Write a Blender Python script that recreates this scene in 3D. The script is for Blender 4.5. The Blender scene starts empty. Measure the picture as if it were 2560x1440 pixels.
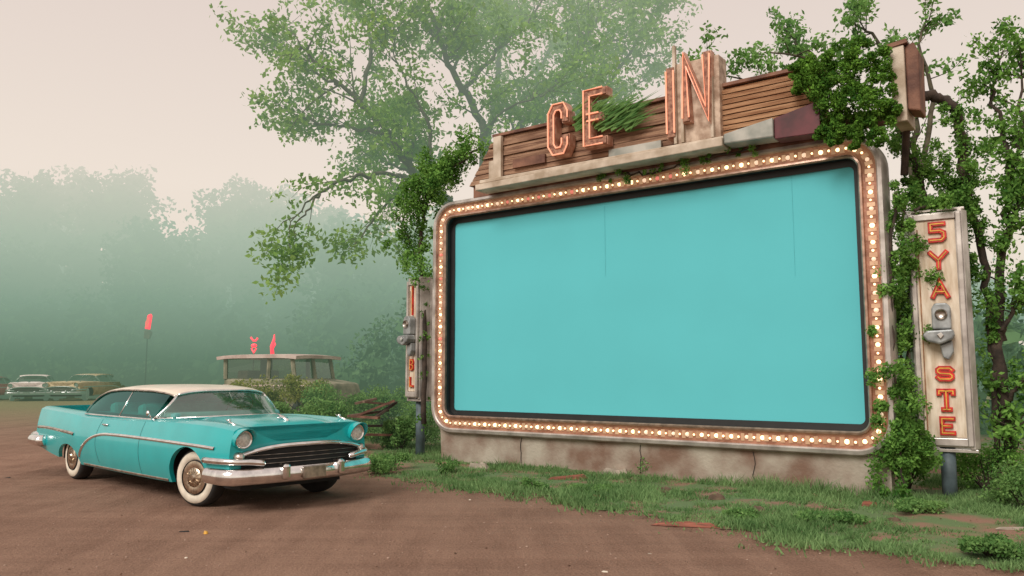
import bpy, bmesh, math, random
import numpy as np
from mathutils import Vector, Matrix, noise
random.seed(7); rng=np.random.default_rng(7)
S=bpy.context.scene; COL=S.collection
R=math.radians; PI=math.pi
S.view_settings.view_transform='Standard'; S.view_settings.look='None'; S.view_settings.exposure=0
H=1.5; P=R(6.13); F=2000.
def ray(u,v):
    a=(u-1280)/F; b=(720-v)/F
    return Vector((a, math.cos(P)-b*math.sin(P), math.sin(P)+b*math.cos(P)))
def px(u,v,Y):
    d=ray(u,v); t=Y/d.y; return Vector((d.x*t, Y, H+d.z*t))
def gnd(u,v,z=0.0):
    d=ray(u,v); t=(z-H)/d.z; return Vector((d.x*t,d.y*t,z))

# ---------------------------------------------------------------- camera, world, sun
cam=bpy.data.objects.new('camera',bpy.data.cameras.new('camera')); COL.objects.link(cam)
cam.location=(0,0,H); cam.rotation_euler=(R(90)+P,0,0); cam.data.lens=36*F/2560; cam.data.clip_end=600
S.camera=cam
W=bpy.data.worlds.new("World"); S.world=W; W.use_nodes=True
nt=W.node_tree; nt.nodes.clear()
out=nt.nodes.new('ShaderNodeOutputWorld')
sky=nt.nodes.new('ShaderNodeTexSky'); sky.sky_type='NISHITA'; sky.sun_disc=False
sky.sun_elevation=R(38); sky.sun_rotation=R(-145); sky.dust_density=4; sky.air_density=2
b1=nt.nodes.new('ShaderNodeBackground'); b1.inputs[1].default_value=.1
nt.links.new(sky.outputs[0],b1.inputs[0])
tc=nt.nodes.new('ShaderNodeTexCoord'); sp=nt.nodes.new('ShaderNodeSeparateXYZ'); nt.links.new(tc.outputs['Generated'],sp.inputs[0])
cr_=nt.nodes.new('ShaderNodeValToRGB'); nt.links.new(sp.outputs[2],cr_.inputs[0])
e=cr_.color_ramp.elements; e[0].position=0; e[0].color=(.82,.74,.63,1); e[1].position=.50; e[1].color=(.80,.665,.60,1)
k=e.new(.22); k.color=(.92,.80,.70,1)
b2=nt.nodes.new('ShaderNodeBackground'); b2.inputs[1].default_value=1.0; nt.links.new(cr_.outputs[0],b2.inputs[0])
mx=nt.nodes.new('ShaderNodeMixShader'); mx.inputs[0].default_value=.9
nt.links.new(b1.outputs[0],mx.inputs[1]); nt.links.new(b2.outputs[0],mx.inputs[2]); nt.links.new(mx.outputs[0],out.inputs[0])
sl=bpy.data.lights.new('sun','SUN'); sl.energy=2.4; sl.angle=R(26); sl.color=(1,.96,.90)
so=bpy.data.objects.new('sun',sl); COL.objects.link(so)
el,az=R(38),R(-145)
sd=Vector((math.sin(az)*math.cos(el),math.cos(az)*math.cos(el),math.sin(el)))
so.rotation_euler=sd.to_track_quat('Z','Y').to_euler(); so.location=(0,0,30)

# ---------------------------------------------------------------- materials
def haze_paint_group():
    g=bpy.data.node_groups.new('painted_mist','ShaderNodeTree')
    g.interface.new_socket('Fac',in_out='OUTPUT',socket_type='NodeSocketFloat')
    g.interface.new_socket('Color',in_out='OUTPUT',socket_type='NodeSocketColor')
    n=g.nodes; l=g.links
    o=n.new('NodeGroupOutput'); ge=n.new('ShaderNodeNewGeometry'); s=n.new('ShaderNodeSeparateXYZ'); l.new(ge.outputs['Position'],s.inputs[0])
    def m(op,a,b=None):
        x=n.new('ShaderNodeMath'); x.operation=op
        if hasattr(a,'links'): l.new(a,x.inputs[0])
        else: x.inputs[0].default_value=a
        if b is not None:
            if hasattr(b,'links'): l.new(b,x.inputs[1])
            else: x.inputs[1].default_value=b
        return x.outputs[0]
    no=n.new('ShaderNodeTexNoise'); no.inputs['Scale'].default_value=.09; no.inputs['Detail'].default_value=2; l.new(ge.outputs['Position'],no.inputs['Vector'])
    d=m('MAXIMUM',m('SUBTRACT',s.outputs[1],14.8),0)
    # mist is put into surface colour as glow, more with distance and height
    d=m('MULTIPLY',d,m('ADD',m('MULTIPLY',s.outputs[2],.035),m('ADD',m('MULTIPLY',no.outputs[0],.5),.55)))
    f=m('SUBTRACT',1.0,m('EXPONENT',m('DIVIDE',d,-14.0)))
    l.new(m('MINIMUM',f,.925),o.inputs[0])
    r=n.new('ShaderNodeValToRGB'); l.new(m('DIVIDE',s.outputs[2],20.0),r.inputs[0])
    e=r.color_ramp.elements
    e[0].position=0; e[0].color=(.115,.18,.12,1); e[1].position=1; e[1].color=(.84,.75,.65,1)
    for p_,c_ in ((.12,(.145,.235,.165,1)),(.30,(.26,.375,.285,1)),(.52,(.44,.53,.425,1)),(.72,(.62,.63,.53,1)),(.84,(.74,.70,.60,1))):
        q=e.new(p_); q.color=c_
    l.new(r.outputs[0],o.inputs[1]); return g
HAZE_PAINT=haze_paint_group()
def add_haze_paint(m,sh,k=1.0):  # lays painted haze over the shader as emission, no volume
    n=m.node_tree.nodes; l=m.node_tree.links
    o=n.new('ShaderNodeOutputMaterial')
    g=n.new('ShaderNodeGroup'); g.node_tree=HAZE_PAINT
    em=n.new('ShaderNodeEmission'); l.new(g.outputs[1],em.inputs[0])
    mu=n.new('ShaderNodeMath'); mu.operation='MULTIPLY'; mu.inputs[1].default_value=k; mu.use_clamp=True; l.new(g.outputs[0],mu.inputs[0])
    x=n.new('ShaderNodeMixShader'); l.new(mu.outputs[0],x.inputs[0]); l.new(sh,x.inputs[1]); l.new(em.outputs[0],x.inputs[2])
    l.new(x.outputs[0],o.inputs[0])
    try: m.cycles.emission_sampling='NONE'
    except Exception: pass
def mat(name,col,rough=.6,metal=0,var=.2,scale=5,bump=0,bscale=60,col2=None,em=0,emc=None,coat=0,haze_paint=1.0,stretch=None,det=5,lo=.35,hi=.65,world=False):
    m=bpy.data.materials.new(name); m.use_nodes=True; n=m.node_tree.nodes; l=m.node_tree.links; n.clear()
    b=n.new('ShaderNodeBsdfPrincipled'); b.inputs['Roughness'].default_value=rough; b.inputs['Metallic'].default_value=metal
    if coat: b.inputs['Coat Weight'].default_value=coat; b.inputs['Coat Roughness'].default_value=.08
    if world: src=n.new('ShaderNodeNewGeometry').outputs['Position']
    else: src=n.new('ShaderNodeTexCoord').outputs['Object']
    if stretch:
        mp=n.new('ShaderNodeMapping'); mp.inputs['Scale'].default_value=stretch; l.new(src,mp.inputs[0]); src=mp.outputs[0]
    no=n.new('ShaderNodeTexNoise'); no.inputs['Scale'].default_value=scale; no.inputs['Detail'].default_value=det; l.new(src,no.inputs['Vector'])
    r=n.new('ShaderNodeValToRGB'); l.new(no.outputs[0],r.inputs[0]); e=r.color_ramp.elements
    c2=col2 or tuple(min(1,c*(1+var)) for c in col); c1=col if col2 else tuple(c*(1-var) for c in col)
    e[0].position=lo; e[0].color=(*c1,1); e[1].position=hi; e[1].color=(*c2,1)
    l.new(r.outputs[0],b.inputs['Base Color'])
    if bump:
        n2=n.new('ShaderNodeTexNoise'); n2.inputs['Scale'].default_value=bscale; n2.inputs['Detail'].default_value=6; l.new(src,n2.inputs['Vector'])
        bp=n.new('ShaderNodeBump'); bp.inputs['Strength'].default_value=bump; bp.inputs['Distance'].default_value=.02; l.new(n2.outputs[0],bp.inputs['Height']); l.new(bp.outputs[0],b.inputs['Normal'])
    if em:
        b.inputs['Emission Color'].default_value=(*(emc or col),1); b.inputs['Emission Strength'].default_value=em
    add_haze_paint(m,b.outputs[0],haze_paint); return m
def leafmat(name,c1,c2,tr=.35,haze_paint=1.0,cl=1.2):
    m=bpy.data.materials.new(name); m.use_nodes=True; n=m.node_tree.nodes; l=m.node_tree.links; n.clear()
    ge=n.new('ShaderNodeNewGeometry'); no=n.new('ShaderNodeTexNoise'); no.inputs['Scale'].default_value=cl; no.inputs['Detail'].default_value=2
    l.new(ge.outputs['Position'],no.inputs['Vector'])
    a=n.new('ShaderNodeMath'); a.operation='MULTIPLY_ADD'; l.new(ge.outputs['Random Per Island'],a.inputs[0]); a.inputs[1].default_value=.5
    a2=n.new('ShaderNodeMath'); a2.operation='MULTIPLY_ADD'; l.new(no.outputs[0],a2.inputs[0]); a2.inputs[1].default_value=1.3; a2.inputs[2].default_value=-.4
    l.new(a2.outputs[0],a.inputs[2])
    r=n.new('ShaderNodeValToRGB'); l.new(a.outputs[0],r.inputs[0]); e=r.color_ramp.elements
    e[0].position=.1; e[0].color=(*c1,1); e[1].position=.95; e[1].color=(*c2,1)
    d=n.new('ShaderNodeBsdfDiffuse'); l.new(r.outputs[0],d.inputs[0])
    sh=d.outputs[0]
    if tr:
        t=n.new('ShaderNodeBsdfTranslucent'); l.new(r.outputs[0],t.inputs[0])
        x=n.new('ShaderNodeMixShader'); x.inputs[0].default_value=tr; l.new(d.outputs[0],x.inputs[1]); l.new(t.outputs[0],x.inputs[2]); sh=x.outputs[0]
    add_haze_paint(m,sh,haze_paint); return m
def glassmat(name,tint,refl=.14,ior=.35,gc=(.85,.95,.92)):
    m=bpy.data.materials.new(name); m.use_nodes=True; n=m.node_tree.nodes; l=m.node_tree.links; n.clear()
    t=n.new('ShaderNodeBsdfTransparent'); t.inputs[0].default_value=(*tint,1)
    g=n.new('ShaderNodeBsdfGlossy'); g.inputs['Roughness'].default_value=.03; g.inputs[0].default_value=(*gc,1)
    lw=n.new('ShaderNodeLayerWeight'); lw.inputs[0].default_value=ior
    a=n.new('ShaderNodeMath'); a.operation='ADD'; a.inputs[1].default_value=refl; a.use_clamp=True; l.new(lw.outputs['Fresnel'],a.inputs[0])
    x=n.new('ShaderNodeMixShader'); l.new(a.outputs[0],x.inputs[0]); l.new(t.outputs[0],x.inputs[1]); l.new(g.outputs[0],x.inputs[2])
    add_haze_paint(m,x.outputs[0],.4); return m

M={}
M['teal']=mat('teal_paint',(.008,.39,.40),.27,0,.06,3,coat=.6)
M['cream']=mat('cream_paint',(.70,.61,.50),.35,0,.08,4,coat=.3)
M['chrome']=mat('chrome',(.82,.81,.80),.15,1,.15,9)
M['dullchrome']=mat('dull_chrome',(.48,.43,.38),.3,1,.35,12)
M['tyre']=mat('tyre_rubber',(.022,.021,.02),.8,0,.3,8)
M['white']=mat('whitewall',(.68,.61,.50),.7,0,.12,10)
M['dark']=mat('dark_interior',(.015,.016,.016),.8)
M['seat']=mat('seat_vinyl',(.12,.36,.34),.55)
M['seatlt']=mat('pale_interior',(.30,.50,.45),.6)
M['gold']=mat('tarnished_hubcap',(.54,.45,.35),.3,1,.3,25)
M['lens']=mat('lamp_lens',(.60,.60,.55),.12,0,.2,40,coat=.8)
M['redlens']=mat('red_lens',(.35,.02,.02),.2)
M['glass']=glassmat('windscreen_glass',(.76,.90,.84),.22,.25,(.72,.88,.82))
M['tint']=glassmat('side_glass',(.16,.58,.55),.10,.3,(.45,.85,.82))
M['vglass']=glassmat('van_glass',(.62,.66,.60),.08,.12)
M['screen']=mat('screen_cloth',(.10,.50,.545),.8,0,.02,.8,bump=.05,bscale=7,det=3)
M['seam']=mat('seam_thread',(.085,.45,.49),.8)
M['black']=mat('black_border',(.012,.014,.014),.5)
M['copper']=mat('copper_channel_glow',(.17,.062,.042),.42,.25,.5,9,bump=.2,bscale=40,col2=(.36,.165,.115),em=.10,emc=(1,.50,.22))  # warm glow of the bulbs put into the channel as emission
M['lip']=mat('coppery_trim',(.46,.30,.23),.28,.7,.3,10)
M['silver']=mat('weathered_aluminium',(.36,.32,.29),.35,.55,.3,4,col2=(.66,.61,.57))
M['concrete']=mat('stained_plaster',(.20,.12,.085),.9,0,.3,1.8,bump=.4,bscale=25,col2=(.43,.38,.31),det=9)
M['wood']=mat('weathered_boards',(.15,.07,.04),.8,0,.3,3,bump=.5,bscale=30,col2=(.40,.24,.15),stretch=(.6,6,9))
M['wood2']=mat('orange_slats',(.26,.115,.05),.75,0,.3,3,bump=.4,bscale=30,col2=(.52,.30,.16),stretch=(.6,6,9))
M['beige']=mat('beige_sheet_metal',(.35,.27,.19),.6,.1,.3,4,bump=.15,col2=(.60,.51,.41),det=8)
M['grey']=mat('grey_sheet_metal',(.24,.25,.22),.5,.3,.3,3,col2=(.46,.44,.39))
M['maroon']=mat('maroon_panel',(.085,.014,.018),.5,0,.4,5)
M['brown']=mat('rusty_brown_metal',(.10,.042,.028),.7,.1,.4,4,bump=.3,col2=(.25,.12,.075))
M['coral']=mat('rusty_letter_face',(.16,.06,.035),.6,0,.25,18,col2=(.42,.22,.14),det=9,bump=.2)
M['coralside']=mat('coral_letter_side',(.36,.15,.095),.55,0,.25,10,col2=(.62,.38,.27),det=9)
M['tray']=mat('letter_tray',(.28,.18,.12),.6,.1,.35,8,col2=(.60,.47,.36),det=9)
M['neon']=mat('neon_tube',(.9,.42,.28),.3,0,.05,em=.42,emc=(1,.36,.20))
M['red']=mat('red_letter',(.50,.022,.014),.5,0,.3,14)
M['yellow']=mat('yellow_inlay',(.66,.36,.05),.5,0,.3,12)
M['face']=mat('sign_face',(.50,.38,.26),.65,0,.3,5,bump=.15,col2=(.76,.66,.53),stretch=(3,3,.6),det=8)
M['rust']=mat('rust_stain',(.28,.14,.07),.8,0,.4,8)
M['spk']=mat('grey_speaker',(.20,.21,.21),.42,.4,.25,8,col2=(.38,.40,.40))
M['post']=mat('blue_grey_post',(.09,.125,.14),.6,0,.3,5)
M['bulb']=mat('lit_bulb',(.9,.72,.45),.4,0,.05,em=2.6,emc=(1,.72,.38))
M['bulb2']=mat('dim_bulb',(.75,.6,.45),.4,0,.1,em=.8,emc=(1,.72,.5))
M['bulbr']=mat('red_bulb',(.6,.15,.12),.4,0,.1,em=.6,emc=(1,.3,.22))
M['refl']=mat('reflector',(.36,.19,.12),.35,.4,.5,3,col2=(.62,.42,.29),em=.18,emc=(1,.6,.3))  # plates carry painted bulb glow as weak emission
M['bark']=mat('bark',(.05,.042,.027),.9,0,.4,6,bump=.6,bscale=25,col2=(.11,.095,.06),haze_paint=1.15)
M['vine']=mat('vine_stem',(.028,.020,.015),.9,0,.4,8,bump=.5,col2=(.07,.048,.034))
M['leafbig']=leafmat('tree_leaf',(.13,.28,.05),(.40,.60,.16),.5,1.0)
M['leaffar']=leafmat('far_leaf',(.06,.14,.06),(.15,.26,.11),0,1.0,.5)
M['leafr']=leafmat('right_leaf',(.11,.26,.065),(.30,.52,.16),.45)
M['ivy']=leafmat('ivy_leaf',(.05,.15,.03),(.27,.50,.11),.35,1,3)
M['moss']=leafmat('moss_leaf',(.03,.105,.018),(.21,.42,.065),.3,1,5)
M['bush']=leafmat('bush_leaf',(.07,.18,.05),(.26,.43,.14),.35,1,3)
M['ybush']=leafmat('yellow_bush_leaf',(.12,.18,.05),(.38,.40,.11),.35,.8,2.5)
M['grassb']=leafmat('grass_blade',(.085,.18,.06),(.28,.43,.18),.35,1,1.5)
M['stone']=mat('pale_stone',(.36,.30,.24),.85,0,.3,8)
M['redwood']=mat('red_wood',(.22,.07,.042),.7,0,.4,6,stretch=(1,8,8))
M['scrap']=mat('wood_scrap',(.13,.085,.058),.9,0,.4,8)
M['litter']=mat('dead_leaf',(.20,.12,.08),.9,0,.5,8)
M['pebble']=mat('pebble_stone',(.24,.15,.11),.9,0,.4,3,col2=(.38,.27,.21),world=True)
M['vanbody']=mat('van_paint',(.14,.14,.085),.7,.1,.4,4,col2=(.34,.30,.21),haze_paint=.7)
M['vanroof']=mat('van_roof',(.46,.34,.30),.5,.1,.25,3,col2=(.68,.56,.50),haze_paint=.45)
M['farA']=mat('pale_car_paint',(.76,.68,.64),.4,0,.12,4,haze_paint=.10)
M['farB']=mat('olive_car_paint',(.52,.43,.27),.4,0,.15,4,haze_paint=.12)
M['farC']=mat('red_brown_car_paint',(.36,.10,.08),.4,0,.15,4,haze_paint=.4)
M['fdark']=mat('far_dark',(.06,.045,.035),.8,haze_paint=.4)  # dark brown for chassis and grille of the far cars
M['nred']=mat('red_neon',(.8,.03,.05),.4,0,.05,em=1.3,emc=(1,.07,.10),haze_paint=.3)

def ground_mat():
    m=bpy.data.materials.new('dirt'); m.use_nodes=True; n=m.node_tree.nodes; l=m.node_tree.links; n.clear()
    ge=n.new('ShaderNodeNewGeometry'); pos=ge.outputs['Position']
    def noi(sc,d=6,st=None,rg=.6):
        x=n.new('ShaderNodeTexNoise'); x.inputs['Scale'].default_value=sc; x.inputs['Detail'].default_value=d; x.inputs['Roughness'].default_value=rg
        if st:
            mp=n.new('ShaderNodeMapping'); mp.inputs['Scale'].default_value=st[:3]; mp.inputs['Rotation'].default_value=(0,0,st[3]); l.new(pos,mp.inputs[0]); l.new(mp.outputs[0],x.inputs['Vector'])
        else: l.new(pos,x.inputs['Vector'])
        return x.outputs[0]
    def ramp(f,a,b,ca,cb):
        r=n.new('ShaderNodeValToRGB'); l.new(f,r.inputs[0]); e=r.color_ramp.elements; e[0].position=a; e[1].position=b; e[0].color=(*ca,1); e[1].color=(*cb,1); return r.outputs[0]
    def mix(f,a,b,mode='MIX'):
        x=n.new('ShaderNodeMix'); x.data_type='RGBA'; x.blend_type=mode
        if hasattr(f,'links'): l.new(f,x.inputs[0])
        else: x.inputs[0].default_value=f
        l.new(a,x.inputs[6])
        if hasattr(b,'links'): l.new(b,x.inputs[7])
        else: x.inputs[7].default_value=(*b,1)
        return x.outputs[2]
    big=noi(.45,6,(1,.45,1,R(20))); mid=noi(3.2,9,(1,.5,1,R(-15)),.68); fine=noi(46,9,None,.7); trk=noi(.9,6,(.22,2.4,1,R(38))); trk2=noi(1.2,6,(2.2,.2,1,R(12)))
    c=ramp(big,.36,.64,(.215,.118,.078),(.39,.24,.17))
    c=mix(.42,c,ramp(mid,.34,.66,(.16,.085,.058),(.42,.255,.18)))
    c=mix(.34,c,ramp(trk,.42,.58,(.165,.09,.062),(.42,.265,.19)))
    c=mix(.27,c,ramp(trk2,.42,.58,(.165,.09,.062),(.42,.265,.19)))
    c=mix(.36,c,ramp(fine,.36,.66,(.10,.055,.039),(.52,.33,.24)))
    s=n.new('ShaderNodeSeparateXYZ'); l.new(pos,s.inputs[0])
    mr=n.new('ShaderNodeMapRange'); mr.inputs[1].default_value=22; mr.inputs[2].default_value=38; l.new(s.outputs[1],mr.inputs[0])
    c=mix(mr.outputs[0],c,(.27,.24,.12))
    b=n.new('ShaderNodeBsdfPrincipled'); b.inputs['Roughness'].default_value=.93; b.inputs['Specular IOR Level'].default_value=.15; l.new(c,b.inputs['Base Color'])
    a0=n.new('ShaderNodeMath'); a0.operation='MULTIPLY_ADD'; l.new(trk,a0.inputs[0]); a0.inputs[1].default_value=2.4; l.new(fine,a0.inputs[2])
    ad=n.new('ShaderNodeMath'); ad.operation='MULTIPLY_ADD'; l.new(mid,ad.inputs[0]); ad.inputs[1].default_value=2.6; l.new(a0.outputs[0],ad.inputs[2])
    bp=n.new('ShaderNodeBump'); bp.inputs['Strength'].default_value=.8; bp.inputs['Distance'].default_value=.04; l.new(ad.outputs[0],bp.inputs['Height']); l.new(bp.outputs[0],b.inputs['Normal'])
    add_haze_paint(m,b.outputs[0],.45); return m
M['dirt']=ground_mat()
M['verge']=mat('mossy_soil',(.25,.14,.095),.95,0,.3,1.9,bump=.9,bscale=22,col2=(.11,.17,.065),det=10,lo=.40,hi=.54,world=True)

# ---------------------------------------------------------------- mesh helper
class MB:
    def __init__(s): s.v=[]; s.f=[]
    def add(s,vs,fs):
        o=len(s.v); s.v+= [tuple(v) for v in vs]; s.f+= [tuple(i+o for i in f) for f in fs]; return s
    def box(s,x0,x1,y0,y1,z0,z1,rot=None,c=None):
        vs=[Vector((x,y,z)) for z in (z0,z1) for y in (y0,y1) for x in (x0,x1)]
        if rot is not None:
            c=Vector(c) if c else Vector(((x0+x1)/2,(y0+y1)/2,(z0+z1)/2)); vs=[c+rot@(v-c) for v in vs]
        return s.add(vs,[(0,2,3,1),(4,5,7,6),(0,1,5,4),(2,6,7,3),(0,4,6,2),(1,3,7,5)])
    def prism(s,poly,y0,y1):      # poly in (x,z)
        n=len(poly); vs=[(p[0],y0,p[1]) for p in poly]+[(p[0],y1,p[1]) for p in poly]
        return s.add(vs,[tuple(range(n)),tuple(range(2*n-1,n-1,-1))]+[(i,i+n,(i+1)%n+n,(i+1)%n) for i in range(n)])
    def tube(s,pts,rad,n=8):
        pts=[Vector(p) for p in pts]; m=len(pts)
        if not hasattr(rad,'__len__'): rad=[rad]*m
        vs=[]; N=None
        for i,p in enumerate(pts):
            t=(pts[min(i+1,m-1)]-pts[max(i-1,0)]).normalized()
            if N is None:
                N=t.orthogonal().normalized()
            else:
                N=(N-t*N.dot(t)); N=N.normalized() if N.length>1e-6 else t.orthogonal().normalized()
            B=t.cross(N)
            for k in range(n):
                a=2*PI*k/n; vs.append(p+(N*math.cos(a)+B*math.sin(a))*rad[i])
        fs=[(i*n+k,i*n+(k+1)%n,(i+1)*n+(k+1)%n,(i+1)*n+k) for i in range(m-1) for k in range(n)]
        fs+= [tuple(range(n-1,-1,-1)),tuple(range((m-1)*n,m*n))]
        return s.add(vs,fs)
    def lathe(s,prof,n=32,c=(0,0,0),ax='y'):   # prof (r,a)
        vs=[]
        for r,a in prof:
            for k in range(n):
                q=2*PI*k/n; u,w=r*math.cos(q),r*math.sin(q)
                v={'y':(u,a,w),'x':(a,u,w),'z':(u,w,a)}[ax]; vs.append((v[0]+c[0],v[1]+c[1],v[2]+c[2]))
        m=len(prof)
        return s.add(vs,[(i*n+k,i*n+(k+1)%n,(i+1)*n+(k+1)%n,(i+1)*n+k) for i in range(m-1) for k in range(n)])
    def grid(s,rows,closed=False):
        n=len(rows[0]); m=len(rows); vs=[v for r in rows for v in r]
        kk=n if closed else n-1
        return s.add(vs,[(i*n+k,i*n+(k+1)%n,(i+1)*n+(k+1)%n,(i+1)*n+k) for i in range(m-1) for k in range(kk)])
    def sphere(s,c,r,n=12,m=8,sc=(1,1,1)):
        prof=[(math.sin(PI*i/m)*1.0+1e-5,-math.cos(PI*i/m)) for i in range(m+1)]; o=len(s.v); s.lathe(prof,n,ax='z')
        for i in range(o,len(s.v)):
            v=s.v[i]; s.v[i]=(c[0]+v[0]*r*sc[0],c[1]+v[1]*r*sc[1],c[2]+v[2]*r*sc[2])
        return s
    def stroke(s,pts,w,y0,y1):    # mitred flat letter stroke in x,z
        pts=[Vector((p[0],p[1])) for p in pts]; m=len(pts); L=[];Rr=[]
        for i in range(m):
            ds=[]
            if i>0: ds.append((pts[i]-pts[i-1]).normalized())
            if i<m-1: ds.append((pts[i+1]-pts[i]).normalized())
            ns=[Vector((-d.y,d.x)) for d in ds]
            if len(ns)==2:
                q=ns[0]+ns[1]; q=q.normalized() if q.length>1e-4 else ns[0]; k=1/max(.45,q.dot(ns[0])); nn=q*k
            else: nn=ns[0]
            ext=Vector((0,0))
            if i==0: ext=-ds[0]*w*.9
            if i==m-1: ext=ds[-1]*w*.9
            L.append(pts[i]+nn*w+ext); Rr.append(pts[i]-nn*w+ext)
        for i in range(m-1): s.prism([L[i],Rr[i],Rr[i+1],L[i+1]],y0,y1)
        return s
    def build(s,name,m,parent=None,smooth=False,bevel=0,auto=None):
        me=bpy.data.meshes.new(name); me.from_pydata(s.v,[],s.f); me.materials.append(m)
        bm=bmesh.new(); bm.from_mesh(me); bmesh.ops.recalc_face_normals(bm,faces=bm.faces); bm.to_mesh(me); bm.free()
        if smooth:
            me.polygons.foreach_set('use_smooth',[True]*len(me.polygons))
            if auto: me.set_sharp_from_angle(angle=R(auto))
        o=bpy.data.objects.new(name,me); COL.objects.link(o)
        if parent: o.parent=parent
        if bevel:
            b=o.modifiers.new('bevel','BEVEL'); b.width=bevel; b.segments=2; b.limit_method='ANGLE'
        return o
def tag(o,label=None,cat=None,group=None,kind=None):
    if label: o['label']=label
    if cat: o['category']=cat
    if group: o['group']=group
    if kind: o['kind']=kind
    return o
def thing(name,label,cat,loc=(0,0,0),rz=0,group=None):
    o=bpy.data.objects.new(name,None); COL.objects.link(o); o.location=loc; o.rotation_euler=(0,0,rz); o.empty_display_size=.2
    return tag(o,label,cat,group)
def raw(name,V,nper,m,parent=None):
    n=len(V); me=bpy.data.meshes.new(name); me.vertices.add(n); me.vertices.foreach_set('co',np.asarray(V,dtype=np.float32).ravel())
    me.loops.add(n); me.loops.foreach_set('vertex_index',np.arange(n,dtype=np.int32))
    me.polygons.add(n//nper); me.polygons.foreach_set('loop_start',np.arange(0,n,nper,dtype=np.int32))
    me.update(calc_edges=True); me.validate(); me.materials.append(m)
    o=bpy.data.objects.new(name,me); COL.objects.link(o)
    if parent: o.parent=parent
    return o
def unit(n):
    a=rng.normal(size=(n,3)); return a/np.linalg.norm(a,axis=1,keepdims=True)
def leafverts(C,size,asp=.55,flat=0.0):
    C=np.asarray(C,dtype=float); n=len(C); a=unit(n); a[:,2]*=(1-flat); a/=np.linalg.norm(a,axis=1,keepdims=True)
    r=unit(n); b=np.cross(a,r); b/=np.linalg.norm(b,axis=1,keepdims=True)
    sz=size if np.isscalar(size) else np.asarray(size)[:,None]
    L=(sz*(.6+.8*rng.random((n,1))))/2
    return np.stack([C+a*L,C+b*L*asp+a*L*.15,C-a*L,C-b*L*asp+a*L*.15],1).reshape(-1,3)
def clump(c,r,n,sc=(1,1,1),p=.5):
    u=unit(n)*(rng.random((n,1))**p)*r; return np.array(c)[None]+u*np.array(sc)[None]
def smooth_path(pts,per=6,wob=0.0):
    pts=[Vector(p) for p in pts]; out=[]
    for i in range(len(pts)-1):
        p0=pts[max(i-1,0)];p1=pts[i];p2=pts[i+1];p3=pts[min(i+2,len(pts)-1)]
        for k in range(per):
            t=k/per; out.append(.5*((2*p1)+(p2-p0)*t+(2*p0-5*p1+4*p2-p3)*t*t+(3*p1-p0-3*p2+p3)*t**3))
    out.append(pts[-1])
    if wob: out=[o+Vector(rng.normal(size=3))*wob*(0 if i==0 else 1) for i,o in enumerate(out)]
    return out
def rv(): return Vector(unit(1)[0])

# ---------------------------------------------------------------- setting: ground, verge, mound
g=MB(); g.add([(-250,-30,0),(250,-30,0),(250,400,0),(-250,400,0)],[(0,1,2,3)]); tag(g.build('ground',M['dirt']),kind='structure')
edge=[gnd(*p) for p in ((600,1002),(655,1035),(800,1075),(905,1150),(940,1195),(1100,1218),(1300,1245),(1500,1272),(1700,1308),(1900,1345),(2150,1385),(2400,1408),(2750,1425),(3600,1400))]
poly=[(p.x,p.y) for p in edge]+[(26,12),(26,30),(-2,30),(-7,28),(-9,26)]
PX=np.array([p[0] for p in poly]); PY=np.array([p[1] for p in poly])
def inside(x,y):
    c=np.zeros(len(x),bool); n=len(PX); j=n-1
    for i in range(n):
        cond=((PY[i]>y)!=(PY[j]>y)); 
        xx=(PX[j]-PX[i])*(y-PY[i])/((PY[j]-PY[i])+1e-12)+PX[i]
        c^=cond&(x<xx); j=i
    return c
def nz(x,y,s,o=0): return noise.noise(Vector((x*s+o,y*s-o,o*.7)))
def mound(x,y): return .62*math.exp(-((x+4.6)/2.7)**2-((y-19.5)/3.6)**2)
def vz(x,y): return .014+.05*max(0,.25+nz(x,y,.9))+.02*max(0,nz(x,y,3.1))+mound(x,y)
st=.12; gx=np.arange(-9.5,14,st); gy=np.arange(4,27,st)
XX,YY=np.meshgrid(gx,gy,indexing='ij')
xf=XX.ravel(); yf=YY.ravel()
def pert(xs,ys): return np.array([[nz(a,b,1.1,3)*.4+nz(a,b,4,5)*.3,nz(a,b,1.1,9)*.4+nz(a,b,4,2)*.3] for a,b in zip(xs,ys)])
pe=pert(xf,yf)
ins=inside(xf+pe[:,0],yf+pe[:,1]).reshape(XX.shape)
idx={};vs=[];fs=[]
def vid(i,j):
    if (i,j) not in idx:
        idx[(i,j)]=len(vs); x=gx[i];y=gy[j]; jx=nz(x,y,7,1)*.06; jy=nz(x,y,7,4)*.06
        e_=ins[max(i-1,0):i+2,max(j-1,0):j+2].all(); vs.append((x+jx,y+jy,vz(x,y) if e_ else .005))
    return idx[(i,j)]
for i in range(len(gx)-1):
    for j in range(len(gy)-1):
        if ins[i,j] and ins[i+1,j] and ins[i,j+1] and ins[i+1,j+1]:
            fs.append((vid(i,j),vid(i+1,j),vid(i+1,j+1),vid(i,j+1)))
g=MB(); g.v=vs; g.f=fs; o=g.build('grass_verge_ground',M['verge'],smooth=True); tag(o,kind='structure')
A=Vector((-1.02,14.0,0)); B=Vector((4.40,10.0,0)); WD=(B-A).length; RZ=math.atan2(B.y-A.y,B.x-A.x)
DX=(B-A).normalized(); NY=Vector((-DX.y,DX.x,0))
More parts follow.
